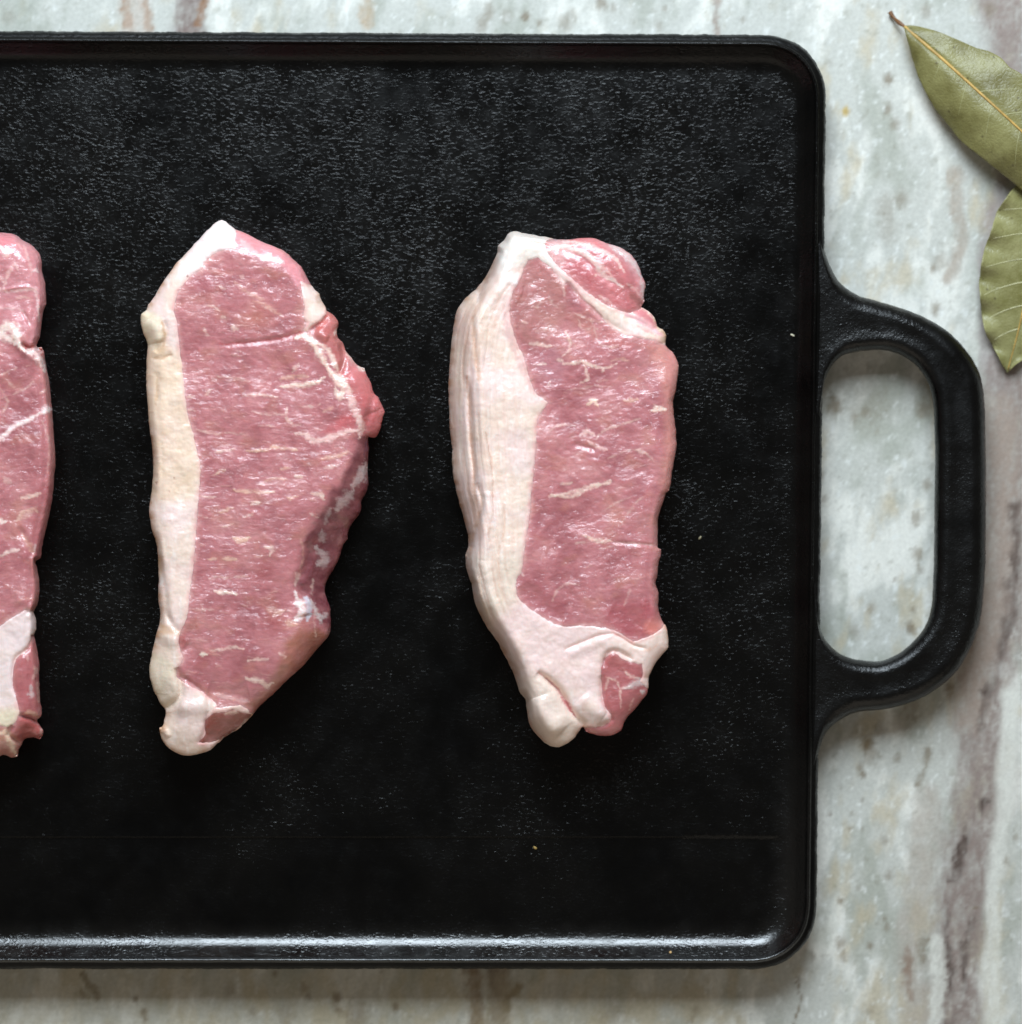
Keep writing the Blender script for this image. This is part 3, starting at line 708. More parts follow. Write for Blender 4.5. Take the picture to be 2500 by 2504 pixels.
add(s2_str, R1, [
    ([(1100, 905), (1180, 885), (1230, 940), (1290, 1030), (1340, 1120)], 42, Wt, .95), ([(1250, 930), (1330, 980), (1370, 1060), (1400, 1130)], 30, Wt, .8),
    ([(1340, 1120), (1400, 1180), (1450, 1240), (1400, 1290)], 62, Wt, 1), ([(1450, 1240), (1490, 1320), (1520, 1410), (1545, 1480)], 45, Wp, .95),
    ([(1010, 1232), (1100, 1222), (1190, 1215), (1260, 1200), (1310, 1165)], 26, Wt, .95), ([(1010, 1185), (1060, 1165), (1120, 1165), (1200, 1160)], 22, Yt, .6), ([(1090, 1130), (1130, 1080)], 24, Wt, .5),
    ([(1110, 1545), (1190, 1555), (1230, 1600), (1340, 1580), (1420, 1545), (1540, 1520)], 38, Wp, 1), ([(1540, 1430), (1555, 1500), (1540, 1570)], 46, Wp, .9),
    ([(780, 1665), (900, 1660), (960, 1640), (1050, 1650), (1120, 1660)], 16, Yt, .95), ([(570, 1670), (640, 1665), (700, 1650)], 12, Wt, .7), ([(440, 1520), (520, 1540), (600, 1550)], 10, Wt, .7), ([(640, 1540), (760, 1550), (800, 1560)], 9, Wt, .5),
    ([(560, 1825), (640, 1790)], 12, Yt, .9), ([(1010, 1785), (1080, 1780)], 14, Yt, .8), ([(1100, 1835), (1160, 1840)], 22, Wt, .8), ([(880, 1890), (960, 1850), (1050, 1855)], 12, Yt, .7), ([(1290, 1720), (1380, 1700), (1440, 1690)], 24, Yt, .6), ([(1300, 1780), (1400, 1760)], 20, Wt, .5), ([(1420, 1680), (1480, 1670)], 14, Yt, .7),
    ([(680, 820), (720, 840)], 32, Wt, .6), ([(495, 830), (510, 880), (530, 882)], 10, Wt, .8), ([(490, 685), (560, 690), (600, 720)], 9, Wt, .7), ([(600, 550), (640, 570)], 14, Wt, .5), ([(830, 650), (930, 690), (1030, 770)], 14, Yt, .5), ([(700, 520), (800, 600), (900, 640)], 24, Yt, .35), ([(740, 480), (760, 500)], 18, Wt, .4), ([(610, 760), (645, 765)], 8, Wt, .8), ([(880, 680), (950, 720)], 8, Wt, .6),
    ([(380, 1300), (430, 1298)], 10, Wt, .7), ([(500, 1290), (550, 1250)], 15, Wt, .5), ([(380, 1385), (440, 1395)], 8, Wt, .5), ([(750, 1290), (830, 1285), (900, 1290), (990, 1300)], 11, Wt, .6), ([(1060, 1370), (1050, 1440), (1100, 1490), (1150, 1490)], 14, Wt, .6), ([(820, 1400), (900, 1415), (1040, 1420)], 8, Wt, .5), ([(860, 1490), (970, 1495)], 7, Wt, .6), ([(1150, 1360), (1230, 1370), (1280, 1350)], 9, Wt, .6),
    ([(870, 350), (940, 362), (1020, 388)], 46, srgb(244, 214, 216), .95), ([(740, 230), (800, 300), (880, 345)], 36, srgb(238, 180, 184), .7), ([(1080, 470), (1140, 560)], 26, srgb(232, 150, 165), .5),
    ([(590, 1160), (700, 1175), (800, 1190)], 14, Wt, .4), ([(600, 945), (750, 935), (900, 922), (1000, 908), (1100, 880), (1200, 852)], 15, RED, .85), ([(1250, 850), (1300, 800), (1330, 750)], 34, srgb(205, 80, 70), .8), ([(1290, 860), (1370, 850)], 40, srgb(190, 84, 82), .7),
    ([(1390, 840), (1380, 880)], 20, Wt, .8), ([(1530, 1090), (1580, 1120)], 24, srgb(224, 200, 190), .8), ([(1450, 990), (1520, 1080)], 18, Wt, .5), ([(1380, 1240), (1400, 1300), (1440, 1310)], 34, Wt, .8), ([(1300, 1400), (1360, 1370)], 20, Yt, .5),
    ([(1590, 1740), (1560, 1830), (1500, 1900)], 60, FILM, .7), ([(1600, 1580), (1580, 1700)], 12, srgb(120, 80, 110), .6), ([(1430, 1640), (1500, 1690)], 9, Wt, .5)])
add(s2_str, R2, [
    ([(700, 55), (800, 60), (870, 65), (970, 62)], 15, Yt, .95), ([(1220, 70), (1280, 80), (1310, 110)], 26, Wt, .85), ([(1050, 95), (1080, 110), (1130, 95)], 12, Yt, .8), ([(810, 150), (870, 135)], 20, Wt, .85), ([(590, 200), (650, 185), (690, 165)], 14, Yt, .9), ([(760, 235), (830, 210)], 10, Wt, .7), ([(620, 300), (700, 280)], 10, Wt, .7), ([(1210, 210), (1260, 235)], 14, Wt, .6), ([(470, 90), (520, 100), (570, 95)], 9, Wt, .7), ([(450, 220), (520, 240)], 9, Wt, .5),
    ([(700, 370), (740, 390), (800, 375)], 34, Yt, .9), ([(900, 435), (960, 445), (940, 490)], 22, Wt, .8), ([(520, 520), (580, 512)], 12, Yt, .9), ([(620, 515), (715, 520)], 17, Yt, .95), ([(840, 505), (880, 500)], 12, Yt, .6), ([(570, 735), (650, 740), (720, 755)], 25, Wt, .9), ([(530, 650), (600, 640), (680, 645)], 6, Wt, .6), ([(700, 640), (790, 630)], 5, Wt, .6), ([(470, 820), (490, 850), (560, 860)], 8, Wt, .4),
    ([(960, 900), (1040, 860)], 22, Yt, .6), ([(920, 860), (1000, 870)], 40, Yt, .3), ([(540, 1140), (600, 1130), (720, 1110), (760, 1125)], 14, Wt, .8), ([(470, 1163), (490, 1160), (512, 1163)], 24, srgb(240, 225, 205), 1), ([(790, 1200), (850, 1195), (930, 1190)], 14, Wt, .8), ([(1000, 1150), (1050, 1180)], 22, Wt, .6), ([(780, 1320), (870, 1340), (920, 1370), (960, 1355)], 30, Wt, .8), ([(560, 1430), (700, 1460), (800, 1480)], 26, Wp, .5),
    ([(1110, 740), (1130, 790), (1170, 860), (1110, 940)], 55, srgb(236, 214, 214), .95), ([(1170, 770), (1210, 830), (1190, 930)], 36, srgb(210, 200, 215), .9), ([(1220, 790), (1250, 870), (1290, 950)], 28, FILM, .85), ([(1330, 880), (1290, 920)], 22, FILM, .7), ([(1110, 600), (1130, 620), (1110, 700)], 16, Wt, .7), ([(1240, 880), (1245, 1000), (1250, 1040)], 5, Wt, .6), ([(1150, 380), (1165, 500), (1140, 600)], 10, Yt, .5), ([(1230, 650), (1225, 760)], 6, Wt, .6),
    ([(1240, 430), (1290, 470), (1320, 520), (1250, 560)], 55, FILM, .65), ([(1290, 330), (1300, 400)], 50, FILM, .45), ([(1500, 60), (1430, 130), (1390, 180)], 66, FILM, .6), ([(1400, 230), (1460, 250), (1450, 300)], 30, srgb(150, 96, 86), .6), ([(1350, 180), (1310, 280)], 30, FILM, .4), ([(1040, 940), (1120, 960)], 40, srgb(236, 180, 150), .5),
    ([(600, 1580), (640, 1600)], 50, srgb(150, 70, 56), .5), ([(640, 1560), (730, 1550)], 22, srgb(220, 180, 160), .7), ([(590, 1745), (700, 1680), (800, 1590)], 12, srgb(228, 210, 196), .7)])
s2_tint = [(s2_side, srgb(128, 54, 66), .85, 'l', 10), (R1([(1400, 1150), (1500, 1080), (1650, 1200), (1760, 1400), (1660, 1620), (1570, 1560), (1540, 1400), (1460, 1250)]), srgb(205, 92, 96), .75, 'l', 8), (R1([(1310, 700), (1420, 800), (1460, 1000), (1420, 1140), (1330, 980), (1240, 880)]), srgb(196, 96, 88), .6, 'l', 8), (R1([(1480, 1400), (1540, 1440), (1520, 1520), (1350, 1560), (1300, 1530), (1400, 1440)]), srgb(214, 84, 92), .6, 'l', 12),
    (R1([(700, 170), (950, 270), (1150, 420), (1220, 560), (1140, 540), (1000, 400), (860, 350), (710, 300)]), srgb(230, 140, 152), .75, 'l', 8),
    (R2([(1150, 990), (1340, 1030), (1100, 1300), (860, 1560), (780, 1500), (920, 1400), (1010, 1200), (1060, 1050)]), srgb(178, 104, 80), .85, 'l', 12), (R2([(1250, 1080), (1050, 1340), (850, 1560), (790, 1550), (1020, 1340)]), srgb(160, 84, 76), .6, 'l', 8),
    (s2_brown, srgb(140, 66, 50), .95, 'l', 6), ([(R2([(560, 1660)])[0] + (34,))], srgb(140, 58, 46), .6, 'l', 5), ([R2([(340, 1070)])[0] + (26,)], srgb(176, 72, 66), .6, 'l', 5), ([R2([(470, 1190)])[0] + (30,)], srgb(160, 60, 66), .5, 'l', 5), ([R2([(900, 600)])[0] + (40,)], srgb(170, 66, 72), .5, 'l', 5), ([R2([(970, 930)])[0] + (45,)], srgb(178, 72, 76), .5, 'l', 5), ([R1([(870, 760)])[0] + (60,)], srgb(196, 110, 92), .45, 'l', 5), ([R1([(500, 560)])[0] + (45,)], srgb(176, 84, 100), .5, 'l', 5),
    (R1([(40, 950), (330, 1000), (350, 1250), (440, 1650), (440, 1930), (100, 1930)]), srgb(232, 206, 178), .7, 'f', 14), (R1([(60, 700), (200, 760), (220, 900), (180, 980), (90, 960)]), srgb(236, 222, 190), .7, 'f', 12), (R1([(200, 760), (250, 850), (230, 1000), (150, 1010), (210, 930)]), srgb(206, 166, 120), .35, 'f', 8),
    (R1([(560, 60), (740, 200), (700, 310), (560, 330), (420, 460), (300, 500)]), srgb(238, 226, 224), .7, 'f', 14), (R2([(90, 1150), (330, 1260), (330, 1480), (180, 1500)]), srgb(222, 212, 184), .5, 'f', 10), (R2([(120, 280), (200, 420), (220, 640), (180, 640)]), srgb(206, 166, 120), .5, 'f', 8), (R2([(200, 950), (350, 1010), (330, 1040), (200, 1010)]), srgb(212, 170, 132), .6, 'f', 6)]
s2_str += [(R1([(385, 482), (388, 486)]), 3, srgb(110, 60, 50), .9, 'f'), (R1([(175, 1878), (182, 1880)]), 4, srgb(140, 80, 60), .8, 'f'), (R1([(285, 1845), (290, 1848)]), 3, srgb(150, 100, 70), .8, 'f'), (R2([(262, 55), (264, 58)]), 3, srgb(160, 70, 50), .8, 'f'), (R1([(178, 1150), (182, 1250), (172, 1350)]), 5, srgb(200, 160, 120), .6, 'f'), (R1([(140, 1030), (200, 1040), (280, 1010)]), 5, srgb(190, 146, 104), .6, 'f'), (R1([(205, 800), (232, 880), (215, 960)]), 5, srgb(180, 136, 90), .6, 'f'), (R1([(145, 1560), (150, 1760)]), 8, srgb(150, 90, 60), .6, 'f')]
s2_rel = [(R1([(600, 945), (750, 935), (900, 922), (1000, 908), (1100, 880), (1200, 852)]), 7, -.45), (R1([(1200, 855), (1280, 810), (1330, 750)]), 8, -1.0), (R1([(1410, 930), (1440, 1050), (1400, 1160)]), 8, -1.2), (R1([(1570, 1560), (1600, 1450), (1640, 1290)]), 9, -.9),
    (R1([(1480, 1130), (1560, 1230), (1640, 1400)]), 26, 1.2), (R1([(1250, 860), (1340, 900)]), 14, .8), (R1([(1100, 900), (1230, 950), (1340, 1120), (1450, 1260)]), 16, .5), (R1([(120, 780), (170, 850), (190, 930)]), 16, .8), (R1([(225, 780), (240, 880), (170, 1000)]), 7, -.5), (R1([(140, 1035), (220, 1035), (280, 1005)]), 8, -.35), (R1([(185, 1130), (185, 1340)]), 6, -.3),
    (R2([(200, 500), (230, 700), (250, 900), (330, 1010)]), 8, -.8), (R2([(160, 1000), (260, 1060), (330, 1080)]), 16, .7), (R2([(310, 1250), (340, 1430), (230, 1530)]), 9, -1.3), (R2([(330, 1500), (400, 1520), (520, 1500)]), 20, .9), (R2([(210, 1640), (260, 1720)]), 8, .6), (R2([(520, 1540), (500, 1680), (450, 1760)]), 6, -.5),
    (R2([(330, 1300), (450, 1380), (580, 1500)]), 6, -.8), (R2([(520, 1400), (680, 1440), (800, 1420)]), 26, -.9), (R2([(1180, 400), (1200, 520), (1130, 680), (1200, 760)]), 12, -1.0), (R2([(1160, 800), (1180, 900)]), 18, 1.0), (R2([(360, 1100), (470, 1180)]), 20, -.6), (R1([(780, 1660), (1120, 1655)]), 4, .12)]
def s2_h(x, y):
    return -2.0 * sstep(1500, 1850, y) + 1.4 * sstep(900, 560, y) - 4.0 * np.exp(-(((x - 800) / 60) ** 2 + ((y - 1380) / 110) ** 2))
steak("pork_steak", "pointed raw pork steak with cream fat strip and ragged right edge, between the other two", s2_out, s2_pl, 21.5,
      [('+', s2_fat), ('-', s2_brown), ('+', s2_fat2)], s2_str, s2_tint, s2_rel, 0.06, M_LEAN, 100, (0.34, .32), s2_h, h0f=lambda x, y: .78 - .22 * sstep(700, 800, x) * sstep(1000, 1200, y))

# --- right steak
s3_out = R3([(540, 130), (600, 140), (680, 155), (740, 165), (820, 178), (900, 182), (980, 172), (1060, 170), (1130, 188), (1190, 215), (1240, 225), (1290, 250), (1340, 290), (1370, 330), (1395, 380), (1405, 420), (1425, 455), (1435, 500), (1420, 550), (1425, 600), (1405, 640), (1450, 670), (1490, 710), (1510, 770), (1545, 790), (1570, 830), (1560, 880), (1590, 920), (1630, 960), (1655, 1030), (1650, 1100), (1640, 1180), (1620, 1270), (1625, 1370), (1638, 1480), (1640, 1580), (1625, 1680), (1610, 1760), (1600, 1840), (1580, 1890)])
s3_out += R4([(1570, 70), (1545, 150), (1520, 230), (1515, 330), (1515, 400), (1515, 440), (1537, 450), (1535, 500), (1515, 560), (1515, 620), (1500, 680), (1520, 750), (1520, 850), (1540, 920), (1570, 980), (1580, 1040), (1583, 1110), (1545, 1155), (1500, 1210), (1480, 1250), (1455, 1300), (1448, 1340), (1450, 1390), (1440, 1430), (1400, 1480), (1360, 1530), (1320, 1570), (1290, 1620), (1270, 1670), (1220, 1700), (1150, 1710), (1080, 1700), (1030, 1680), (1010, 1645), (980, 1680), (940, 1730), (890, 1765), (830, 1783), (770, 1765), (720, 1720), (670, 1660), (645, 1600), (635, 1530), (625, 1460), (590, 1420), (570, 1360), (545, 1290), (515, 1220), (470, 1140), (430, 1060), (370, 980), (320, 890), (285, 810), (270, 720), (255, 660), (225, 570), (222, 490), (240, 430), (235, 350), (210, 240), (180, 140), (160, 60)])
s3_out += R3([(155, 1860), (135, 1750), (130, 1600), (115, 1450), (110, 1300), (108, 1150), (115, 1000), (130, 850), (145, 750), (165, 660), (220, 580), (290, 520), (340, 460), (380, 390), (415, 320), (435, 270), (440, 225), (480, 190), (505, 150)])
s3_pl = R3([(560, 200), (480, 330), (450, 450), (350, 620), (300, 800), (300, 1000), (330, 1200), (345, 1500), (365, 1750), (365, 1920)]) + R4([(360, 30), (370, 200), (330, 400), (310, 550), (340, 750), (420, 900), (520, 1050), (600, 1200), (680, 1400), (720, 1560), (800, 1660), (900, 1600), (1000, 1500), (1100, 1560), (1200, 1550), (1300, 1400), (1380, 1250), (1450, 1120), (1480, 1000), (1460, 800), (1460, 500), (1460, 300), (1490, 100)]) + R3([(1520, 1850), (1570, 1600), (1560, 1300), (1570, 1080), (1500, 930), (1400, 820), (1300, 720), (1250, 600), (1280, 450), (1200, 320), (1050, 240), (850, 230), (700, 190)])
s3_lean = R3([(640, 320), (680, 305), (710, 300), (760, 340), (810, 380), (850, 440), (875, 490), (900, 465), (930, 470), (970, 530), (1020, 590), (1080, 640), (1140, 700), (1190, 765), (1260, 810), (1340, 830), (1440, 850), (1500, 860), (1560, 890), (1700, 900), (1800, 1400), (1750, 1900)]) + R4([(1700, 300), (1640, 900), (1590, 940), (1560, 960), (1530, 1000), (1480, 1030), (1420, 1055), (1350, 1075), (1290, 1040), (1220, 1000), (1130, 980), (1000, 970), (880, 975), (800, 950), (720, 900), (620, 830), (560, 760), (560, 650), (590, 600), (610, 480), (630, 330), (650, 200), (660, 20)]) + R3([(660, 1860), (680, 1700), (690, 1550), (700, 1400), (740, 1330), (770, 1280), (700, 1230), (660, 1160), (630, 1060), (600, 960), (560, 880), (530, 780), (510, 680), (520, 600), (540, 520), (590, 440), (610, 370)])
s3_low = R4([(1150, 1190), (1190, 1155), (1230, 1150), (1280, 1190), (1340, 1210), (1410, 1225), (1420, 1290), (1400, 1340), (1460, 1400), (1480, 1480), (1300, 1750), (1000, 1740), (1005, 1650), (1060, 1650), (1140, 1640), (1190, 1615), (1200, 1570), (1160, 1520), (1140, 1440), (1130, 1330), (1130, 1250)])
s3_top = R3([(750, 195), (830, 170), (900, 140), (1150, 150), (1300, 230), (1450, 400), (1440, 560), (1400, 650), (1330, 680), (1200, 640), (1080, 570), (960, 470), (850, 370), (780, 290)])
s3_all = [(0, 0)]
big = [(1000, 450), (1800, 450), (1800, 1900), (1000, 1900)]
s3_str = []
add(s3_str, R3, [
    ([(1330, 640), (1430, 700), (1500, 780)], 60, srgb(214, 128, 130), .8, 'f'), ([(1320, 520), (1380, 600), (1400, 640)], 36, srgb(178, 96, 96), .6), ([(900, 330), (1000, 400), (1060, 470)], 60, srgb(206, 84, 96), .5), ([(1230, 640), (1180, 600), (1120, 560)], 16, Wp, .8), ([(1400, 450), (1420, 520), (1410, 590)], 26, FILM, .7),
    ([(780, 258), (850, 228), (930, 240), (1000, 270), (1090, 330), (1130, 400), (1200, 450), (1280, 500)], 30, srgb(244, 208, 204), .95), ([(870, 195), (980, 205), (1100, 240), (1200, 290), (1260, 350), (1290, 410)], 22, srgb(240, 200, 196), .85), ([(1190, 225), (1260, 260), (1330, 320), (1380, 380), (1400, 440)], 38, FILM, .8), ([(1100, 330), (1180, 400), (1210, 440)], 30, Wp, .7), ([(1300, 480), (1370, 520), (1390, 560)], 14, Wp, .6), ([(1010, 530), (1090, 590)], 12, Wp, .6), ([(1090, 420), (1100, 420)], 14, Wt, .7), ([(1330, 560), (1400, 600), (1390, 650)], 28, srgb(160, 90, 84), .5),
    ([(870, 1000), (880, 1022), (940, 1020), (1000, 1000), (1060, 1032), (1150, 1050), (1240, 1020)], 15, Wt, .95), ([(1020, 1030), (1030, 1080), (1050, 1120), (1000, 1150)], 12, Wt, .85), ([(870, 970), (910, 940), (925, 870), (890, 800)], 10, Wt, .8), ([(1150, 1050), (1140, 1082)], 9, Wt, .8), ([(690, 800), (760, 790), (790, 760)], 7, Wt, .5), ([(650, 880), (730, 890), (790, 905)], 18, Wt, .7), ([(600, 735), (640, 745)], 10, Wt, .7), ([(780, 560), (800, 620), (840, 640)], 6, Wt, .5), ([(980, 720), (1010, 790), (1080, 770)], 6, Wt, .5), ([(1060, 730), (1110, 790)], 5, Wt, .5), ([(740, 590), (700, 640), (660, 630)], 6, Wt, .5), ([(960, 680), (1000, 700), (1080, 730), (1150, 742)], 7, Wt, .6), ([(1090, 780), (1100, 850), (1130, 890)], 6, Wt, .45), ([(850, 830), (910, 850), (960, 900)], 7, Yt, .5), ([(870, 480), (885, 560)], 7, Wt, .5), ([(1200, 1000), (1250, 985), (1320, 1000)], 14, Yt, .55), ([(1120, 890), (1200, 910), (1240, 905)], 9, Wt, .5), ([(840, 990), (870, 1005)], 16, Wt, .7),
    ([(1040, 1295), (1080, 1270), (1110, 1300)], 32, srgb(236, 200, 176), .85), ([(1280, 1270), (1380, 1260)], 17, Yt, .8), ([(1470, 1340), (1510, 1320), (1570, 1330)], 28, srgb(244, 214, 200), .95), ([(1500, 1300), (1520, 1330)], 16, Wt, .7), ([(990, 1510), (1040, 1480), (1090, 1500)], 28, Wp, .9), ([(1040, 1545), (1110, 1580), (1170, 1600)], 20, Wp, .9), ([(1370, 1600), (1430, 1620)], 26, Wp, .9), ([(1430, 1620), (1490, 1680)], 10, Wt, .5), ([(780, 1480), (830, 1440), (900, 1430), (960, 1440)], 7, Wt, .6), ([(1100, 1530), (1150, 1470), (1240, 1440), (1400, 1390)], 9, Wt, .6), ([(700, 1025), (760, 1020)], 11, Wt, .8), ([(770, 1180), (790, 1140)], 6, Wt, .5), ([(1180, 1660), (1300, 1610), (1380, 1600)], 8, Wt, .5), ([(780, 1915), (860, 1905), (950, 1880), (1080, 1840), (1200, 1810)], 16, Wt, .9), ([(1100, 1140), (1200, 1130)], 7, Wt, .4), ([(900, 1200), (1100, 1170), (1200, 1180)], 8, Wt, .35),
    ([(1300, 690), (1390, 720), (1470, 780), (1540, 830)], 40, srgb(232, 176, 180), .8, 'f'), ([(1340, 650), (1420, 690), (1480, 740)], 26, srgb(200, 120, 124), .7, 'f'), ([(1380, 770), (1500, 830)], 10, srgb(216, 130, 134), .7, 'f'), ([(420, 300), (350, 480), (300, 600), (280, 700)], 14, srgb(170, 140, 126), .6, 'f'), ([(270, 700), (280, 900), (310, 1150)], 26, srgb(222, 180, 150), .65, 'f'), ([(230, 1100), (240, 1250), (250, 1450), (275, 1700), (290, 1900)], 18, srgb(214, 168, 140), .75, 'f'), ([(350, 1480), (385, 1650), (400, 1800), (405, 1920)], 8, srgb(200, 152, 124), .7, 'f'), ([(300, 800), (330, 1200), (340, 1500)], 10, srgb(228, 200, 176), .5, 'f'), ([(170, 900), (180, 1200), (190, 1600)], 14, srgb(240, 226, 204), .6, 'f'), ([(470, 1000), (480, 1400), (490, 1800)], 9, srgb(232, 198, 182), .5, 'f'), ([(540, 1100), (560, 1400), (540, 1700)], 7, srgb(230, 190, 172), .4, 'f'), ([(500, 400), (580, 380), (610, 420)], 20, srgb(226, 190, 176), .6, 'f'), ([(470, 620), (500, 800), (560, 960), (620, 1100), (680, 1220)], 40, srgb(222, 180, 174), .6, 'f'), ([(500, 450), (560, 470), (580, 480)], 24, srgb(244, 236, 232), .8, 'f')])
add(s3_str, R4, [
    ([(800, 85), (880, 95), (940, 95), (1010, 60), (1100, 20), (1200, 0)], 16, Wt, .9), ([(1010, 355), (1080, 385), (1140, 400), (1200, 395)], 18, srgb(246, 214, 200), .95), ([(1200, 398), (1350, 410), (1510, 420)], 5, Wt, .5), ([(960, 410), (1020, 405), (1080, 395)], 8, Wt, .6), ([(800, 800), (850, 710), (920, 680), (980, 690)], 9, Wt, .5), ([(1270, 270), (1310, 220), (1380, 120), (1420, 100)], 12, Wt, .4), ([(1290, 830), (1330, 720)], 8, Wt, .4), ([(860, 10), (930, 5)], 14, Wt, .7), ([(1160, 190), (1250, 130), (1340, 100)], 8, Wt, .5), ([(1120, 450), (1250, 420)], 6, Wt, .4), ([(590, 600), (610, 630)], 8, Wp, .7),
    ([(1285, 1270), (1330, 1310), (1380, 1320)], 12, Wt, .85), ([(1165, 1310), (1190, 1325), (1240, 1340), (1262, 1400), (1266, 1520)], 8, Wt, .8), ([(1180, 1320), (1160, 1400)], 6, Wt, .6), ([(1300, 1390), (1360, 1360), (1420, 1350), (1440, 1370)], 30, FILM, .9), ([(1340, 1340), (1400, 1320)], 18, FILM, .8), ([(1270, 1390), (1320, 1380)], 10, Wt, .8), ([(1400, 1400), (1430, 1420)], 22, FILM, .9), ([(1350, 1460), (1320, 1540)], 8, Wt, .5), ([(1020, 1640), (1060, 1680), (1100, 1690)], 12, srgb(220, 150, 130), .6),
    ([(760, 1320), (830, 1380), (870, 1440), (910, 1510), (960, 1580)], 20, srgb(200, 130, 128), .85, 'f'), ([(860, 1450), (910, 1510), (940, 1560)], 24, srgb(196, 118, 116), .85, 'f'), ([(700, 1270), (760, 1320)], 8, srgb(226, 160, 150), .7, 'f'), ([(880, 1130), (1000, 1080), (1130, 1030), (1220, 1020)], 7, srgb(232, 178, 166), .6, 'f'), ([(1200, 1000), (1290, 1050), (1350, 1085)], 12, srgb(240, 168, 160), .7, 'f'), ([(1350, 1110), (1450, 1130), (1520, 1090)], 8, srgb(236, 188, 160), .6, 'f'), ([(1480, 1030), (1560, 960), (1575, 1000)], 16, srgb(244, 180, 160), .7, 'f'), ([(300, 0), (330, 150), (290, 300), (255, 450), (260, 560)], 18, srgb(210, 168, 140), .7, 'f'), ([(480, 150), (480, 300), (440, 500), (450, 640)], 8, srgb(214, 172, 146), .7, 'f'), ([(390, 20), (400, 200), (370, 350)], 9, srgb(212, 172, 150), .6, 'f'), ([(310, 620), (330, 780), (370, 880)], 7, srgb(216, 190, 158), .6, 'f'), ([(430, 650), (460, 760), (480, 880)], 8, srgb(214, 184, 150), .5, 'f'), ([(420, 1030), (480, 1130), (520, 1210)], 9, srgb(216, 176, 140), .6, 'f'), ([(640, 1540), (650, 1600), (690, 1680), (760, 1750)], 16, srgb(220, 160, 130), .5, 'f')])
s3_tint = [(s3_top, srgb(214, 104, 112), .6, 'l', 12), (R3([(760, 180), (900, 180), (960, 300), (860, 350), (780, 290)]), srgb(240, 196, 196), .6, 'l', 16), (R3([(1100, 160), (1300, 230), (1440, 400), (1440, 600), (1380, 640), (1370, 480), (1280, 330), (1150, 230)]), srgb(206, 150, 156), .55, 'l', 10), (s3_low, srgb(186, 88, 92), .75, 'l', 6), (R3([(560, 480), (680, 330), (860, 460), (900, 700), (760, 900), (600, 880), (540, 700)]), srgb(190, 122, 116), .6, 'l', 20), (R4([(1160, 860), (1450, 800), (1510, 1000), (1380, 1060), (1240, 1000)]), srgb(186, 76, 90), .7, 'l', 16), (R4([(560, 640), (700, 640), (900, 860), (800, 940), (640, 840)]), srgb(178, 82, 96), .45, 'l', 16), (R3([(1450, 880), (1640, 960), (1650, 1300), (1620, 1900), (1540, 1900), (1560, 1300), (1480, 1000)]), srgb(216, 138, 126), .6, 'l', 12), (R3([(1150, 780), (1300, 830), (1330, 900), (1200, 920)]), srgb(206, 110, 104), .5, 'l', 10), ([R4([(1480, 980)])[0] + (30,)], srgb(236, 130, 110), .6, 'l', 5), (R3([(820, 900), (900, 950), (860, 1150), (700, 1120), (720, 960)]), srgb(184, 112, 126), .6, 'l', 16),
    (R3([(440, 130), (760, 140), (820, 380), (640, 330), (470, 480)]), srgb(248, 238, 228), .7, 'f', 16), (R4([(600, 780), (1100, 960), (1300, 1040), (1150, 1150), (1100, 1400), (700, 1250), (450, 950)]), srgb(242, 214, 208), .75, 'f', 24), (R4([(250, 500), (560, 500), (560, 800), (350, 900)]), srgb(240, 226, 208), .5, 'f', 16), (R4([(1240, 1180), (1330, 1110), (1560, 1040), (1600, 1120), (1450, 1280)]), srgb(246, 216, 204), .7, 'f', 14), (R4([(560, 1350), (800, 1350), (960, 1620), (880, 1800), (650, 1700)]), srgb(238, 220, 204), .6, 'f', 16)]
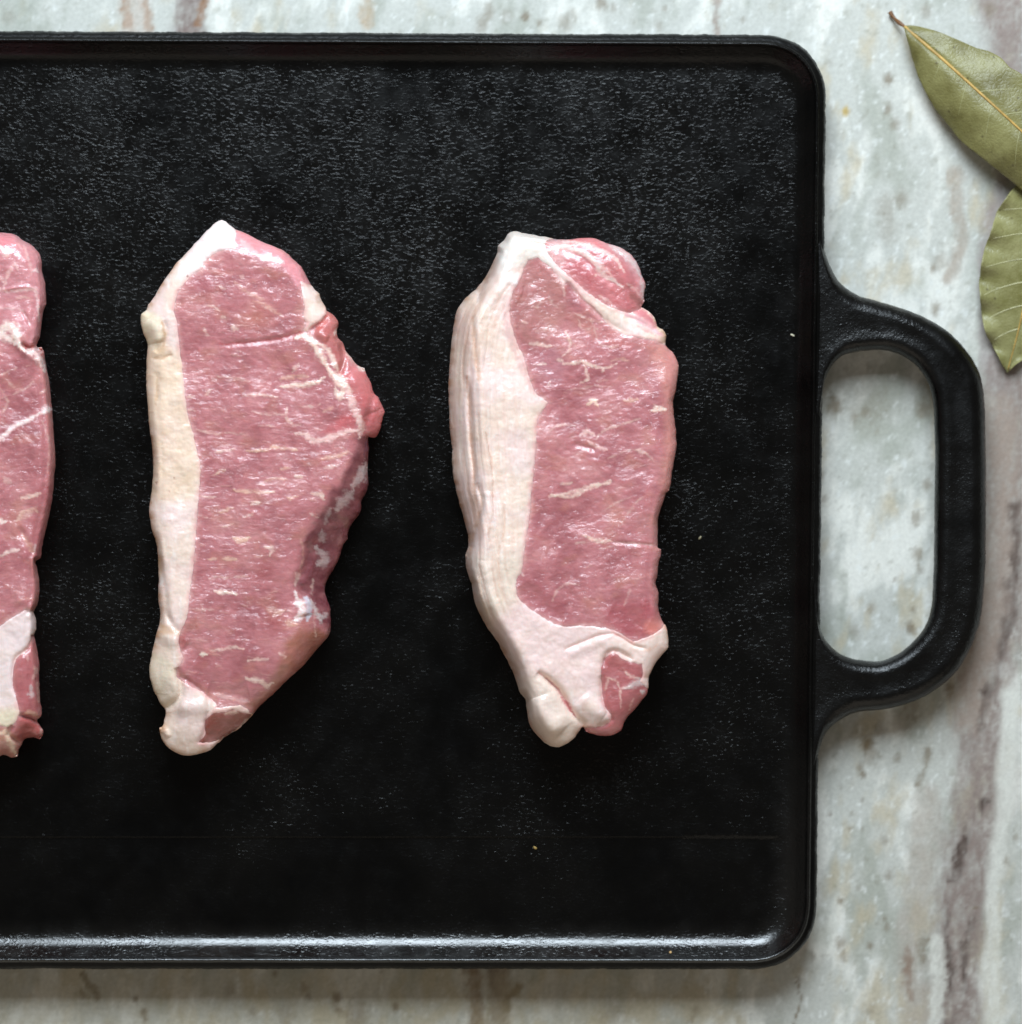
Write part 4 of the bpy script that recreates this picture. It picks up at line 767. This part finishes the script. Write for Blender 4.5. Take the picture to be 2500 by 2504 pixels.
s3_rel = [(R3([(850, 250), (1000, 300), (1130, 420), (1270, 510)]), 9, -.5), (R3([(1200, 240), (1300, 330), (1370, 470)]), 7, -.4), (R3([(1180, 300), (1260, 400), (1330, 500)]), 12, .5), (R3([(345, 620), (310, 760), (305, 1000), (330, 1200), (340, 1500), (365, 1750), (372, 1920)]), 12, .9), (R4([(370, 60), (350, 300), (320, 520)]), 12, .6), (R4([(700, 1280), (780, 1340), (850, 1410), (910, 1510), (960, 1580), (1030, 1640)]), 9, -1.9), (R4([(700, 1450), (760, 1600), (850, 1700)]), 30, 1.2), (R4([(1000, 1450), (1080, 1530), (1150, 1580)]), 20, .9), (R4([(880, 1130), (1000, 1080), (1130, 1030), (1220, 1020)]), 5, -.5), (R4([(900, 1160), (1050, 1110), (1170, 1060)]), 12, .5), (R4([(1200, 1010), (1290, 1060), (1350, 1100), (1450, 1120)]), 5, -.5), (R4([(1140, 1250), (1180, 1150), (1250, 1140), (1350, 1200)]), 7, -.9), (R4([(1130, 1300), (1150, 1480), (1200, 1600), (1100, 1650)]), 7, -.9),
    (R3([(230, 1100), (240, 1250), (250, 1450), (275, 1700), (290, 1900)]), 7, -1.1), (R4([(300, 0), (330, 150), (290, 300), (255, 450)]), 7, -.9), (R3([(270, 700), (285, 900), (315, 1150)]), 7, -.6), (R3([(350, 1480), (385, 1650), (400, 1800)]), 4, -.35), (R4([(400, 0), (410, 200), (440, 500), (450, 700)]), 4, -.3), (R4([(480, 150), (470, 350), (440, 500)]), 4, -.3), (R4([(260, 560), (290, 640), (350, 860), (420, 1000)]), 8, .5), (R3([(420, 300), (350, 480), (290, 620)]), 8, -1.4),
    (R3([(1290, 700), (1400, 740), (1500, 820)]), 6, -.5), (R3([(1400, 640), (1340, 680), (1230, 660)]), 8, -.4), (R3([(900, 300), (1100, 400), (1250, 550)]), 34, .3), (R3([(740, 320), (860, 440), (1000, 580), (1180, 740), (1350, 830)]), 7, -.35), (R3([(560, 480), (620, 420), (700, 600)]), 36, -.4), (R4([(600, 690), (720, 830), (880, 930)]), 22, -.7), (R4([(1200, 860), (1300, 920), (1420, 1000)]), 40, -.3), (R3([(480, 450), (520, 460), (580, 480)]), 12, .3), (R4([(1200, 402), (1510, 425)]), 4, -.35), (R3([(940, 1560), (1100, 1600)]), 7, -.5), (R3([(480, 560), (520, 800), (620, 1080), (740, 1260)]), 8, -.3)]
def s3_h(x, y):
    return -1.5 * sstep(1560, 1850, y) + 1.0 * sstep(800, 580, y) + 1.2 * sstep(1330, 1230, x) * sstep(1600, 1400, y)
def s3_fat(x, y, fc, h, sd, mix):
    lx = np.interp(y, [560, 640, 720, 800, 900, 1000, 1100, 1200, 1300, 1380, 1450, 1520], [1240, 1220, 1150, 1112, 1101, 1101, 1107, 1120, 1142, 1142, 1156, 1180])
    u = x - lx + 4 * fbm(x / 30, y / 60, 888, 2)
    m = sstep(0, 10, sd) * (1 - .75 * sstep(40, 130, u)) * (1 - sstep(150, 250, u)) * sstep(620, 740, y) * (1 - sstep(1440, 1540, y))
    a = fbm(u / 5.5, y / 130, 890, 3, .6); b = fbm(u / 13, y / 220, 891, 2)
    fc = mix(fc, srgb(216, 178, 160), m * sstep(.05, .55, a) * .40)
    fc = mix(fc, srgb(248, 240, 230), m * sstep(.10, .55, -a) * .3)
    fc = mix(fc, srgb(214, 178, 156), m * sstep(.05, .5, b) * .6)
    return fc, h - m * (.07 * a + .45 * b)
steak("pork_steak", "thick raw pork steak with wide white fat side, nearest the griddle handle", s3_out, s3_pl, 24.0,
      [('+', big), ('-', s3_lean), ('-', s3_low), ('-', s3_top)], s3_str, s3_tint, s3_rel, -0.35, M_LEAN2, 300, (0.46, .3), s3_h, h0f=lambda x, y: .34 + .52 * sstep(1230, 1420, x), fat_mod=s3_fat)

# --- left steak, cut by the picture edge
s1_out = R5([(-1300, 400), (-1150, 200), (-900, 90), (-500, 60), (-200, 70), (0, 85), (100, 95), (170, 140), (240, 185), (280, 230), (300, 290), (305, 370), (322, 430), (330, 520), (330, 590), (310, 660), (298, 720), (295, 780), (280, 850), (262, 890), (270, 905), (300, 905), (318, 935), (320, 980), (330, 1020), (340, 1090), (355, 1150), (357, 1200), (365, 1250), (372, 1320), (378, 1400), (385, 1480), (388, 1560), (395, 1640), (400, 1730), (390, 1820), (388, 1880)])
s1_out += R6([(355, 100), (340, 200), (320, 280), (300, 370), (285, 440), (275, 510), (240, 530), (250, 570), (262, 630), (268, 700), (260, 800), (235, 860), (225, 880), (240, 920), (242, 990), (228, 1020), (240, 1060), (255, 1150), (268, 1220), (265, 1320), (270, 1400), (275, 1480), (285, 1540), (280, 1580), (250, 1600), (270, 1640), (292, 1670), (290, 1710), (270, 1735), (230, 1720), (170, 1730), (150, 1770), (130, 1800), (115, 1850), (80, 1860), (20, 1840), (-60, 1880), (-300, 1850), (-600, 1750), (-900, 1500), (-1080, 1100), (-1150, 500), (-1180, 0)])
s1_pl = R5([(-1150, 500), (-900, 250), (-500, 150), (0, 170), (150, 230), (220, 330), (250, 500), (240, 700), (210, 860), (270, 1000), (300, 1200), (325, 1500), (330, 1800)]) + R6([(290, 150), (240, 350), (215, 560), (215, 780), (190, 900), (190, 1100), (190, 1300), (200, 1480), (130, 1640), (60, 1740), (-300, 1700), (-800, 1400), (-1000, 600), (-1050, 0)])
s1_fat = R6([(-1300, 300), (-700, 700), (-300, 1100), (0, 975), (60, 930), (130, 890), (170, 862), (200, 870), (250, 880), (260, 1010), (215, 1030), (195, 1090), (170, 1150), (130, 1165), (105, 1190), (90, 1260), (85, 1380), (105, 1440), (120, 1500), (130, 1560), (100, 1620), (60, 1650), (0, 1640), (-300, 1950), (-1200, 1500)])
s1_str = []
add(s1_str, R5, [([(-200, 480), (0, 490), (60, 510), (120, 500), (200, 488), (255, 482), (262, 540), (275, 640), (282, 720)], 16, srgb(240, 204, 204), .95), ([(-200, 600), (0, 620), (80, 625), (160, 640), (195, 690), (215, 740), (222, 780)], 12, srgb(232, 190, 192), .8), ([(-80, 790), (0, 790), (60, 750), (100, 770), (120, 860), (170, 925)], 54, srgb(240, 214, 206), 1), ([(-60, 820), (40, 830), (110, 880)], 44, srgb(240, 214, 206), .9), ([(170, 925), (240, 945), (295, 1000), (325, 1070)], 44, srgb(238, 208, 204), .95), ([(200, 945), (260, 915), (300, 920)], 20, srgb(226, 190, 190), .8),
    ([(-100, 1600), (0, 1562), (90, 1480), (180, 1440), (240, 1400), (300, 1375), (360, 1355)], 28, srgb(238, 206, 206), 1), ([(290, 1370), (330, 1345), (370, 1345)], 40, srgb(232, 210, 212), .9), ([(0, 200), (40, 240), (60, 240), (0, 180)], 30, Wp, .8), ([(30, 470), (60, 380), (110, 310), (130, 350)], 22, Wp, .7), ([(0, 400), (30, 440)], 20, Wp, .7), ([(170, 170), (195, 250), (230, 360), (220, 400)], 14, Wp, .6), ([(240, 350), (270, 370)], 30, srgb(236, 210, 210), .8), ([(130, 170), (170, 200)], 10, Wp, .5), ([(165, 895), (210, 905), (250, 895)], 12, srgb(190, 70, 50), .9), ([(0, 1110), (60, 1080), (120, 1050)], 10, Wt, .5), ([(100, 1240), (200, 1190), (240, 1150)], 8, Wt, .5), ([(60, 1150), (100, 1190)], 14, Wt, .3), ([(300, 1430), (340, 1520), (355, 1640), (340, 1800)], 8, Wt, .4), ([(240, 560), (160, 545), (60, 570)], 6, Wt, .5), ([(280, 1240), (340, 1200)], 8, Wt, .5), ([(0, 1200), (60, 1300), (10, 1380)], 12, Wt, .4), ([(80, 1880), (30, 1840)], 30, Wt, .3)])
add(s1_str, R6, [([(150, 105), (200, 95), (270, 75)], 24, Wt, .8), ([(120, 260), (160, 200), (240, 175), (250, 200)], 22, srgb(226, 180, 160), .7), ([(160, 240), (220, 200)], 34, srgb(222, 176, 160), .5), ([(-30, 265), (0, 262), (40, 262)], 24, srgb(240, 214, 206), .9), ([(20, 485), (70, 470), (130, 448)], 22, srgb(240, 208, 200), .9), ([(0, 500), (40, 480)], 12, Wt, .6), ([(240, 420), (230, 480)], 18, FILM, .7), ([(150, 340), (200, 430), (230, 490)], 30, srgb(222, 160, 140), .6), ([(180, 860), (100, 910), (0, 975)], 8, Wp, .5), ([(100, 820), (170, 780), (240, 800)], 9, srgb(226, 160, 146), .6), ([(230, 1230), (250, 1280), (220, 1330)], 20, srgb(222, 170, 160), .8), ([(210, 1370), (215, 1440), (190, 1430)], 24, FILM, .8), ([(255, 1350), (265, 1480)], 14, srgb(226, 180, 166), .7), ([(160, 1560), (220, 1550), (260, 1590)], 26, srgb(222, 170, 140), .7), ([(130, 1550), (140, 1570)], 8, srgb(230, 210, 190), .8), ([(180, 1160), (190, 1200)], 10, Wp, .6), ([(-20, 1700), (40, 1680), (60, 1740), (110, 1840)], 36, srgb(224, 196, 166), .8), ([(0, 1740), (30, 1720)], 20, srgb(190, 130, 90), .6), ([(280, 1670), (275, 1710)], 12, srgb(220, 190, 180), .6)])
s1_tint = [(R5([(-900, 0), (200, 60), (340, 300), (340, 600), (280, 860), (180, 900), (120, 760), (-100, 760)]), srgb(216, 136, 146), .65, 'l', 10), (R6([(200, 100), (360, 0), (330, 260), (270, 520), (230, 500), (200, 330)]), srgb(178, 88, 96), .6, 'l', 10), (R6([(85, 1190), (170, 1150), (240, 1060), (290, 1500), (230, 1560), (140, 1560), (90, 1420)]), srgb(186, 86, 92), .6, 'l', 8), (R6([(130, 1590), (200, 1580), (300, 1680), (280, 1750), (100, 1740)]), srgb(178, 68, 62), .8, 'l', 8), (R6([(-400, 1650), (60, 1660), (140, 1760), (100, 1880), (-300, 1880)]), srgb(196, 140, 110), .5, 'l', 8), ([R5([(30, 150)])[0] + (40,)], srgb(220, 104, 120), .6, 'l', 5),
    (R6([(-600, 900), (220, 870), (220, 1050), (90, 1200), (90, 1500), (-600, 1500)]), srgb(236, 218, 214), .7, 'f', 10), (R6([(-300, 1560), (130, 1540), (100, 1650), (-300, 1680)]), srgb(238, 226, 196), .7, 'f', 10)]
s1_rel = [(R5([(150, 880), (210, 908), (262, 892)]), 6, -1.8), (R5([(160, 640), (190, 690), (215, 750)]), 4, -.5), (R5([(0, 495), (255, 485), (280, 700)]), 4, .4), (R5([(100, 780), (130, 860), (180, 940), (300, 1010)]), 10, .7), (R6([(170, 868), (220, 880), (242, 890)]), 6, -.9), (R6([(130, 1570), (180, 1585), (260, 1610)]), 6, -1.6), (R6([(90, 1640), (60, 1700), (140, 1760)]), 6, -1.2), (R6([(220, 1030), (190, 1120), (110, 1180), (85, 1300), (110, 1440)]), 6, -.7), (R6([(230, 500), (170, 380), (120, 300)]), 8, -.6), (R6([(100, 780), (240, 840)]), 12, .4)]
steak("pork_steak", "raw pork steak cut off by the left edge of the picture", s1_out, s1_pl, 22.0,
      [('+', s1_fat)], s1_str, s1_tint, s1_rel, -0.30, M_LEAN2, 500, (0.46, .3), lambda x, y: -1.5 * sstep(1600, 1840, y), cell=2.2)

# ------------------------------------------------------------------ bay leaves
def leaf_mat(name, c1, c2, c3):
    m, ns, ls, P = new_mat(name)
    v = coords(ns, ls)
    a = noise(ns, ls, v, 110, 4, .6); b = noise(ns, ls, v, 900, 3, .6)
    mx = nd(ns, "ShaderNodeMix", data_type='RGBA'); mx.inputs[6].default_value = (*c1, 1); mx.inputs[7].default_value = (*c2, 1)
    ls.new(ramp(ns, ls, a, .35, .65), mx.inputs[0])
    m2 = nd(ns, "ShaderNodeMix", data_type='RGBA'); m2.inputs[7].default_value = (*c3, 1)
    ls.new(mx.outputs[2], m2.inputs[6]); ls.new(ramp(ns, ls, b, .62, .74, 0, .45), m2.inputs[0])
    vo = nd(ns, "ShaderNodeTexVoronoi", Scale=320.0); ls.new(v, vo.inputs["Vector"])
    m3 = nd(ns, "ShaderNodeMix", data_type='RGBA'); m3.inputs[7].default_value = (0.06, 0.045, 0.02, 1)
    ls.new(m2.outputs[2], m3.inputs[6]); ls.new(ramp(ns, ls, vo.outputs["Distance"], .16, .07, 0, .6), m3.inputs[0])
    ls.new(m3.outputs[2], P.inputs["Base Color"])
    P.inputs["Roughness"].default_value = .42; P.inputs["Specular IOR Level"].default_value = .4
    vn = nd(ns, "ShaderNodeTexVoronoi", Scale=900.0, feature='DISTANCE_TO_EDGE'); ls.new(v, vn.inputs["Vector"])
    h = math_n(ns, ls, 'ADD', ramp(ns, ls, vn.outputs["Distance"], 0, .25, 0, 1), math_n(ns, ls, 'MULTIPLY', a, 4.0))
    ls.new(bump(ns, ls, h, 0.00004), P.inputs["Normal"])
    return m
def flat_mat(name, c, rough=.5):
    m, ns, ls, P = new_mat(name)
    mx = nd(ns, "ShaderNodeMix", data_type='RGBA'); mx.inputs[6].default_value = (*[q * .65 for q in c], 1); mx.inputs[7].default_value = (*[q * 1.2 for q in c], 1)
    ls.new(ramp(ns, ls, noise(ns, ls, coords(ns, ls), 400, 3), .3, .7), mx.inputs[0]); ls.new(mx.outputs[2], P.inputs["Base Color"])
    P.inputs["Roughness"].default_value = rough; return m
ML1 = leaf_mat("dry_bay_leaf", srgb(104, 98, 54), srgb(134, 129, 82), srgb(92, 80, 38))
ML2 = leaf_mat("dry_bay_leaf_pale", srgb(114, 110, 62), srgb(146, 142, 96), srgb(104, 90, 46))
M_RIB = flat_mat("leaf_midrib", srgb(186, 150, 78)); M_VEIN = flat_mat("leaf_side_vein", srgb(160, 157, 112)); M_STEM = flat_mat("leaf_stalk", srgb(112, 72, 34))

def resample(P, n):
    P = spline(P, 6); d = np.concatenate([[0], np.cumsum(np.hypot(*np.diff(P, axis=0).T))]); t = np.linspace(0, d[-1], n)
    return np.stack([np.interp(t, d, P[:, 0]), np.interp(t, d, P[:, 1])], -1)
def tube(name, pts, radii, mat, parent, flat=1.0, seg=8):
    P = np.array(pts); n = len(P); V = []; F = []
    for i in range(n):
        t = P[min(i + 1, n - 1)] - P[max(i - 1, 0)]; t /= np.linalg.norm(t) + 1e-12
        s = np.cross(t, [0, 0, 1.0]); s /= np.linalg.norm(s) + 1e-12; up = np.cross(s, t)
        for k in range(seg):
            a = 2 * math.pi * k / seg; V.append(P[i] + radii[i] * (math.cos(a) * s + math.sin(a) * up * flat))
    for i in range(n - 1):
        for k in range(seg): F.append([i * seg + k, i * seg + (k + 1) % seg, (i + 1) * seg + (k + 1) % seg, (i + 1) * seg + k])
    F += [list(range(seg))[::-1], list(range((n - 1) * seg, n * seg))]
    return mesh_obj(name, V, F, mat, parent)
M_VEIN2 = flat_mat("pale_leaf_side_vein", srgb(196, 192, 150))
def leaf(label, mid, ea, eb, zfun, mat, veins, stem=None, ripple=0.0, group="dried bay leaves on the marble"):
    root = thing("bay_leaf", label, "bay leaf", group=group)
    n = 130; m = 28
    M = resample(mid, n); A = resample(ea, n); B = resample(eb, n)
    v = np.linspace(-1, 1, 2 * m + 1)
    s = np.linspace(0, 1, n)
    def pos(si, vi):
        """si 0..1 along, vi -1 (edge A) .. 1 (edge B) -> px, py, z"""
        mx_ = np.interp(si, s, M[:, 0]); my_ = np.interp(si, s, M[:, 1])
        ex = np.where(vi < 0, np.interp(si, s, A[:, 0]), np.interp(si, s, B[:, 0])); ey = np.where(vi < 0, np.interp(si, s, A[:, 1]), np.interp(si, s, B[:, 1]))
        a = np.abs(vi); px = mx_ + (ex - mx_) * a; py = my_ + (ey - my_) * a
        # small nicks and waves on the margin
        z = zfun(si, vi, px, py)
        return px, py, z + MZ * 1000
    SS, VV = np.meshgrid(s, v, indexing='ij')
    px, py, z = pos(SS.ravel(), VV.ravel())
    wob = 1.6 * fbm(px / 22, py / 22, 71, 3) * np.abs(VV.ravel()) ** 6
    px = px + wob; py = py + wob * .6
    top = W(px, py, z / 1000); bot = W(px, py, (z - 0.28) / 1000)
    nv = len(top); F = grid_faces(n, len(v)); nc = len(v)
    ring = np.concatenate([np.arange(nc), np.arange(1, n) * nc + nc - 1, (n - 1) * nc + np.arange(nc - 2, -1, -1), np.arange(n - 2, 0, -1) * nc])
    a = ring; b = np.roll(ring, -1)
    FF = np.concatenate([F, F[:, ::-1] + nv, np.stack([a, a + nv, b + nv, b], -1)])
    fn = np.cross(top[F[:, 2]] - top[F[:, 0]], top[F[:, 3]] - top[F[:, 1]])
    if fn[:, 2].sum() < 0: FF = FF[:, ::-1]
    mesh_obj("blade", np.concatenate([top, bot]), FF, mat, root)
    q = np.linspace(0.0, .985, 60); mx_, my_, mz = pos(q, np.zeros(60))
    tube("midrib", W(mx_, my_, (mz + .12) / 1000), np.interp(q, [0, .3, 1], [4.2, 3.4, 1.2]) * S, M_RIB, root, .7)
    for (s0, s1, side, ln) in veins:
        k = np.linspace(0.0, ln, 22)
        vx, vy, vz = pos(s0 + (s1 - s0) * k ** 1.15, side * k)
        tube("side_vein", W(vx, vy, (vz - (.06 if mat is ML1 else .0)) / 1000), np.linspace(1.5, .6, 22) * S, M_VEIN if mat is ML1 else M_VEIN2, root, .8, 6)
    if stem:
        P = spline([q_[:2] for q_ in stem], 4); zz = MZ * 1000 + np.interp(np.arange(len(P)), np.linspace(0, len(P) - 1, len(stem)), [q_[2] for q_ in stem])
        tube("stalk", W(P[:, 0], P[:, 1], zz / 1000), np.linspace(5.0, 4.2, len(P)) * S * (1 + .2 * np.cos(np.arange(len(P)) * .9)), M_STEM, root)
    return root
def z1(s, v, px, py):
    lower = np.clip(v, 0, 1); upper = np.clip(-v, 0, 1)
    base = 5.0 + 7.5 * np.sin(np.clip(s, 0, 1) * 2.6)
    z = base + 1.5 - 6.0 * lower ** 2.0 * np.clip(s * 4, 0, 1) - 1.2 * upper ** 1.4 - .5 * np.exp(-(v / .12) ** 2)
    return z + 0.7 * np.sin(s * 26 + v * 2) * np.abs(v) ** 3 + .35 * fbm(px / 60, py / 60, 81, 3)
def z2(s, v, px, py):
    z = 2.4 + 2.6 * np.sin(np.clip(s, 0, 1) * 3.0) + 1.4 * np.abs(v) ** 1.6 - .3 * np.exp(-(v / .1) ** 2) - 1.8 * sstep(.45, 1, s) * np.abs(v)
    return z + np.where(v < 0, 1, .8) * (1.5 * np.sin(s * 47 + 1.2)) * np.abs(v) ** 3 + .3 * fbm(px / 50, py / 50, 91, 3)
leaf("dull olive bay leaf with a brown stalk, lying over the paler leaf",
     [(2212, 65), (2300, 140), (2400, 230), (2500, 322), (2620, 440), (2760, 590)],
     [(2212, 62), (2240, 63), (2290, 76), (2340, 96), (2385, 116), (2420, 126), (2450, 143), (2470, 165), (2500, 182), (2570, 235), (2660, 350), (2730, 480), (2760, 590)],
     [(2211, 67), (2225, 120), (2240, 172), (2257, 213), (2275, 246), (2290, 272), (2320, 308), (2350, 345), (2400, 385), (2450, 425), (2480, 448), (2540, 500), (2620, 560), (2700, 596), (2760, 590)],
     z1, ML1, [(.10, .20, -1, .8), (.20, .33, -1, .85), (.32, .46, -1, .9), (.43, .57, -1, .9), (.55, .68, -1, .85), (.66, .78, -1, .8), (.16, .22, 1, .7), (.27, .36, 1, .7), (.38, .48, 1, .75), (.5, .6, 1, .75), (.62, .72, 1, .75)],
     [(2177, 30, 1.2), (2183, 39, 1.8), (2196, 53, 3.2), (2214, 66, 4.1)])
leaf("pale rippled bay leaf with tip pointing down, tucked under the olive leaf",
     [(2600, 400), (2550, 540), (2515, 680), (2495, 790), (2463, 912)],
     [(2600, 400), (2540, 415), (2486, 453), (2464, 479), (2438, 519), (2424, 566), (2410, 600), (2400, 645), (2395, 693), (2397, 730), (2401, 768), (2411, 815), (2429, 849), (2444, 877), (2451, 892), (2463, 912)],
     [(2600, 400), (2640, 480), (2650, 600), (2620, 730), (2560, 830), (2500, 880), (2482, 894), (2463, 912)],
     z2, ML2, [(.10, .20, -1, .9), (.22, .33, -1, .9), (.34, .45, -1, .9), (.46, .57, -1, .9), (.57, .68, -1, .9), (.68, .78, -1, .85), (.79, .87, -1, .8), (.2, .32, 1, .9), (.36, .48, 1, .9), (.52, .64, 1, .9), (.68, .8, 1, .85)])

# ------------------------------------------------------------------ crumbs and specks
def crumb(label, px, py, z, lx, ly, lz, rot, c, seed, group=None, cat="crumb"):
    V = []; F = []; nu, nvv = 12, 8
    ctr = Wv(px, py, z / 1000)
    for i in range(nvv + 1):
        th = math.pi * i / nvv
        for j in range(nu):
            ph = 2 * math.pi * j / nu
            d = (math.sin(th) * math.cos(ph), math.sin(th) * math.sin(ph), math.cos(th))
            r = 1 + .22 * float(perlin(np.array(d[0] * 1.7 + seed), np.array(d[1] * 1.7 + d[2]), seed))
            X_, Y_ = d[0] * r * lx * S, d[1] * r * ly * S
            V.append((X_ * math.cos(rot) - Y_ * math.sin(rot), X_ * math.sin(rot) + Y_ * math.cos(rot), (d[2] * r + .85) * lz * S))
    for i in range(nvv):
        for j in range(nu): F.append([i * nu + j, i * nu + nu + j, i * nu + nu + (j + 1) % nu, i * nu + (j + 1) % nu])
    o = mesh_obj("crumb", V, F, flat_mat("crumb_surface", srgb(*c), .45))
    o.location = ctr; o["label"] = label; o["category"] = cat
    if group: o["group"] = group
    return o
G = "tiny crumbs scattered on the griddle"
crumb("whitish sliver on the griddle, left of the handle's upper joint", 1939, 820, 9.0, 7, 2.4, 2.2, -.4, (214, 206, 180), 2, G)
crumb("small beige crumb by the right griddle wall, beside the handle opening", 1950, 1053, 9.05, 4, 7, 3, .2, (140, 128, 104), 3, G)
crumb("bright orange crumb on the griddle rim at the lower right corner", 1974, 2234, 11.2, 4, 3, 2.5, .2, (206, 104, 40), 4, G)
crumb("golden seed-like crumb on the bottom wall of the griddle", 1640, 2330, 11.5, 4, 5, 3.2, .2, (212, 170, 110), 5, G)
crumb("thin yellow crumb just below the line across the griddle plate", 1309, 2073, 8.45, 6, 3, 2.5, -.5, (182, 152, 84), 6, G)
crumb("pale curved crumb on the black plate, right of the thick steak", 1712, 1315, 9.0, 5, 3, 2.5, .9, (150, 140, 110), 7, G)
crumb("tiny rust-brown crumb on the plate in the griddle's lower right corner", 1932, 2243, 9.1, 4, 2.5, 2, .3, (120, 60, 36), 8, G)
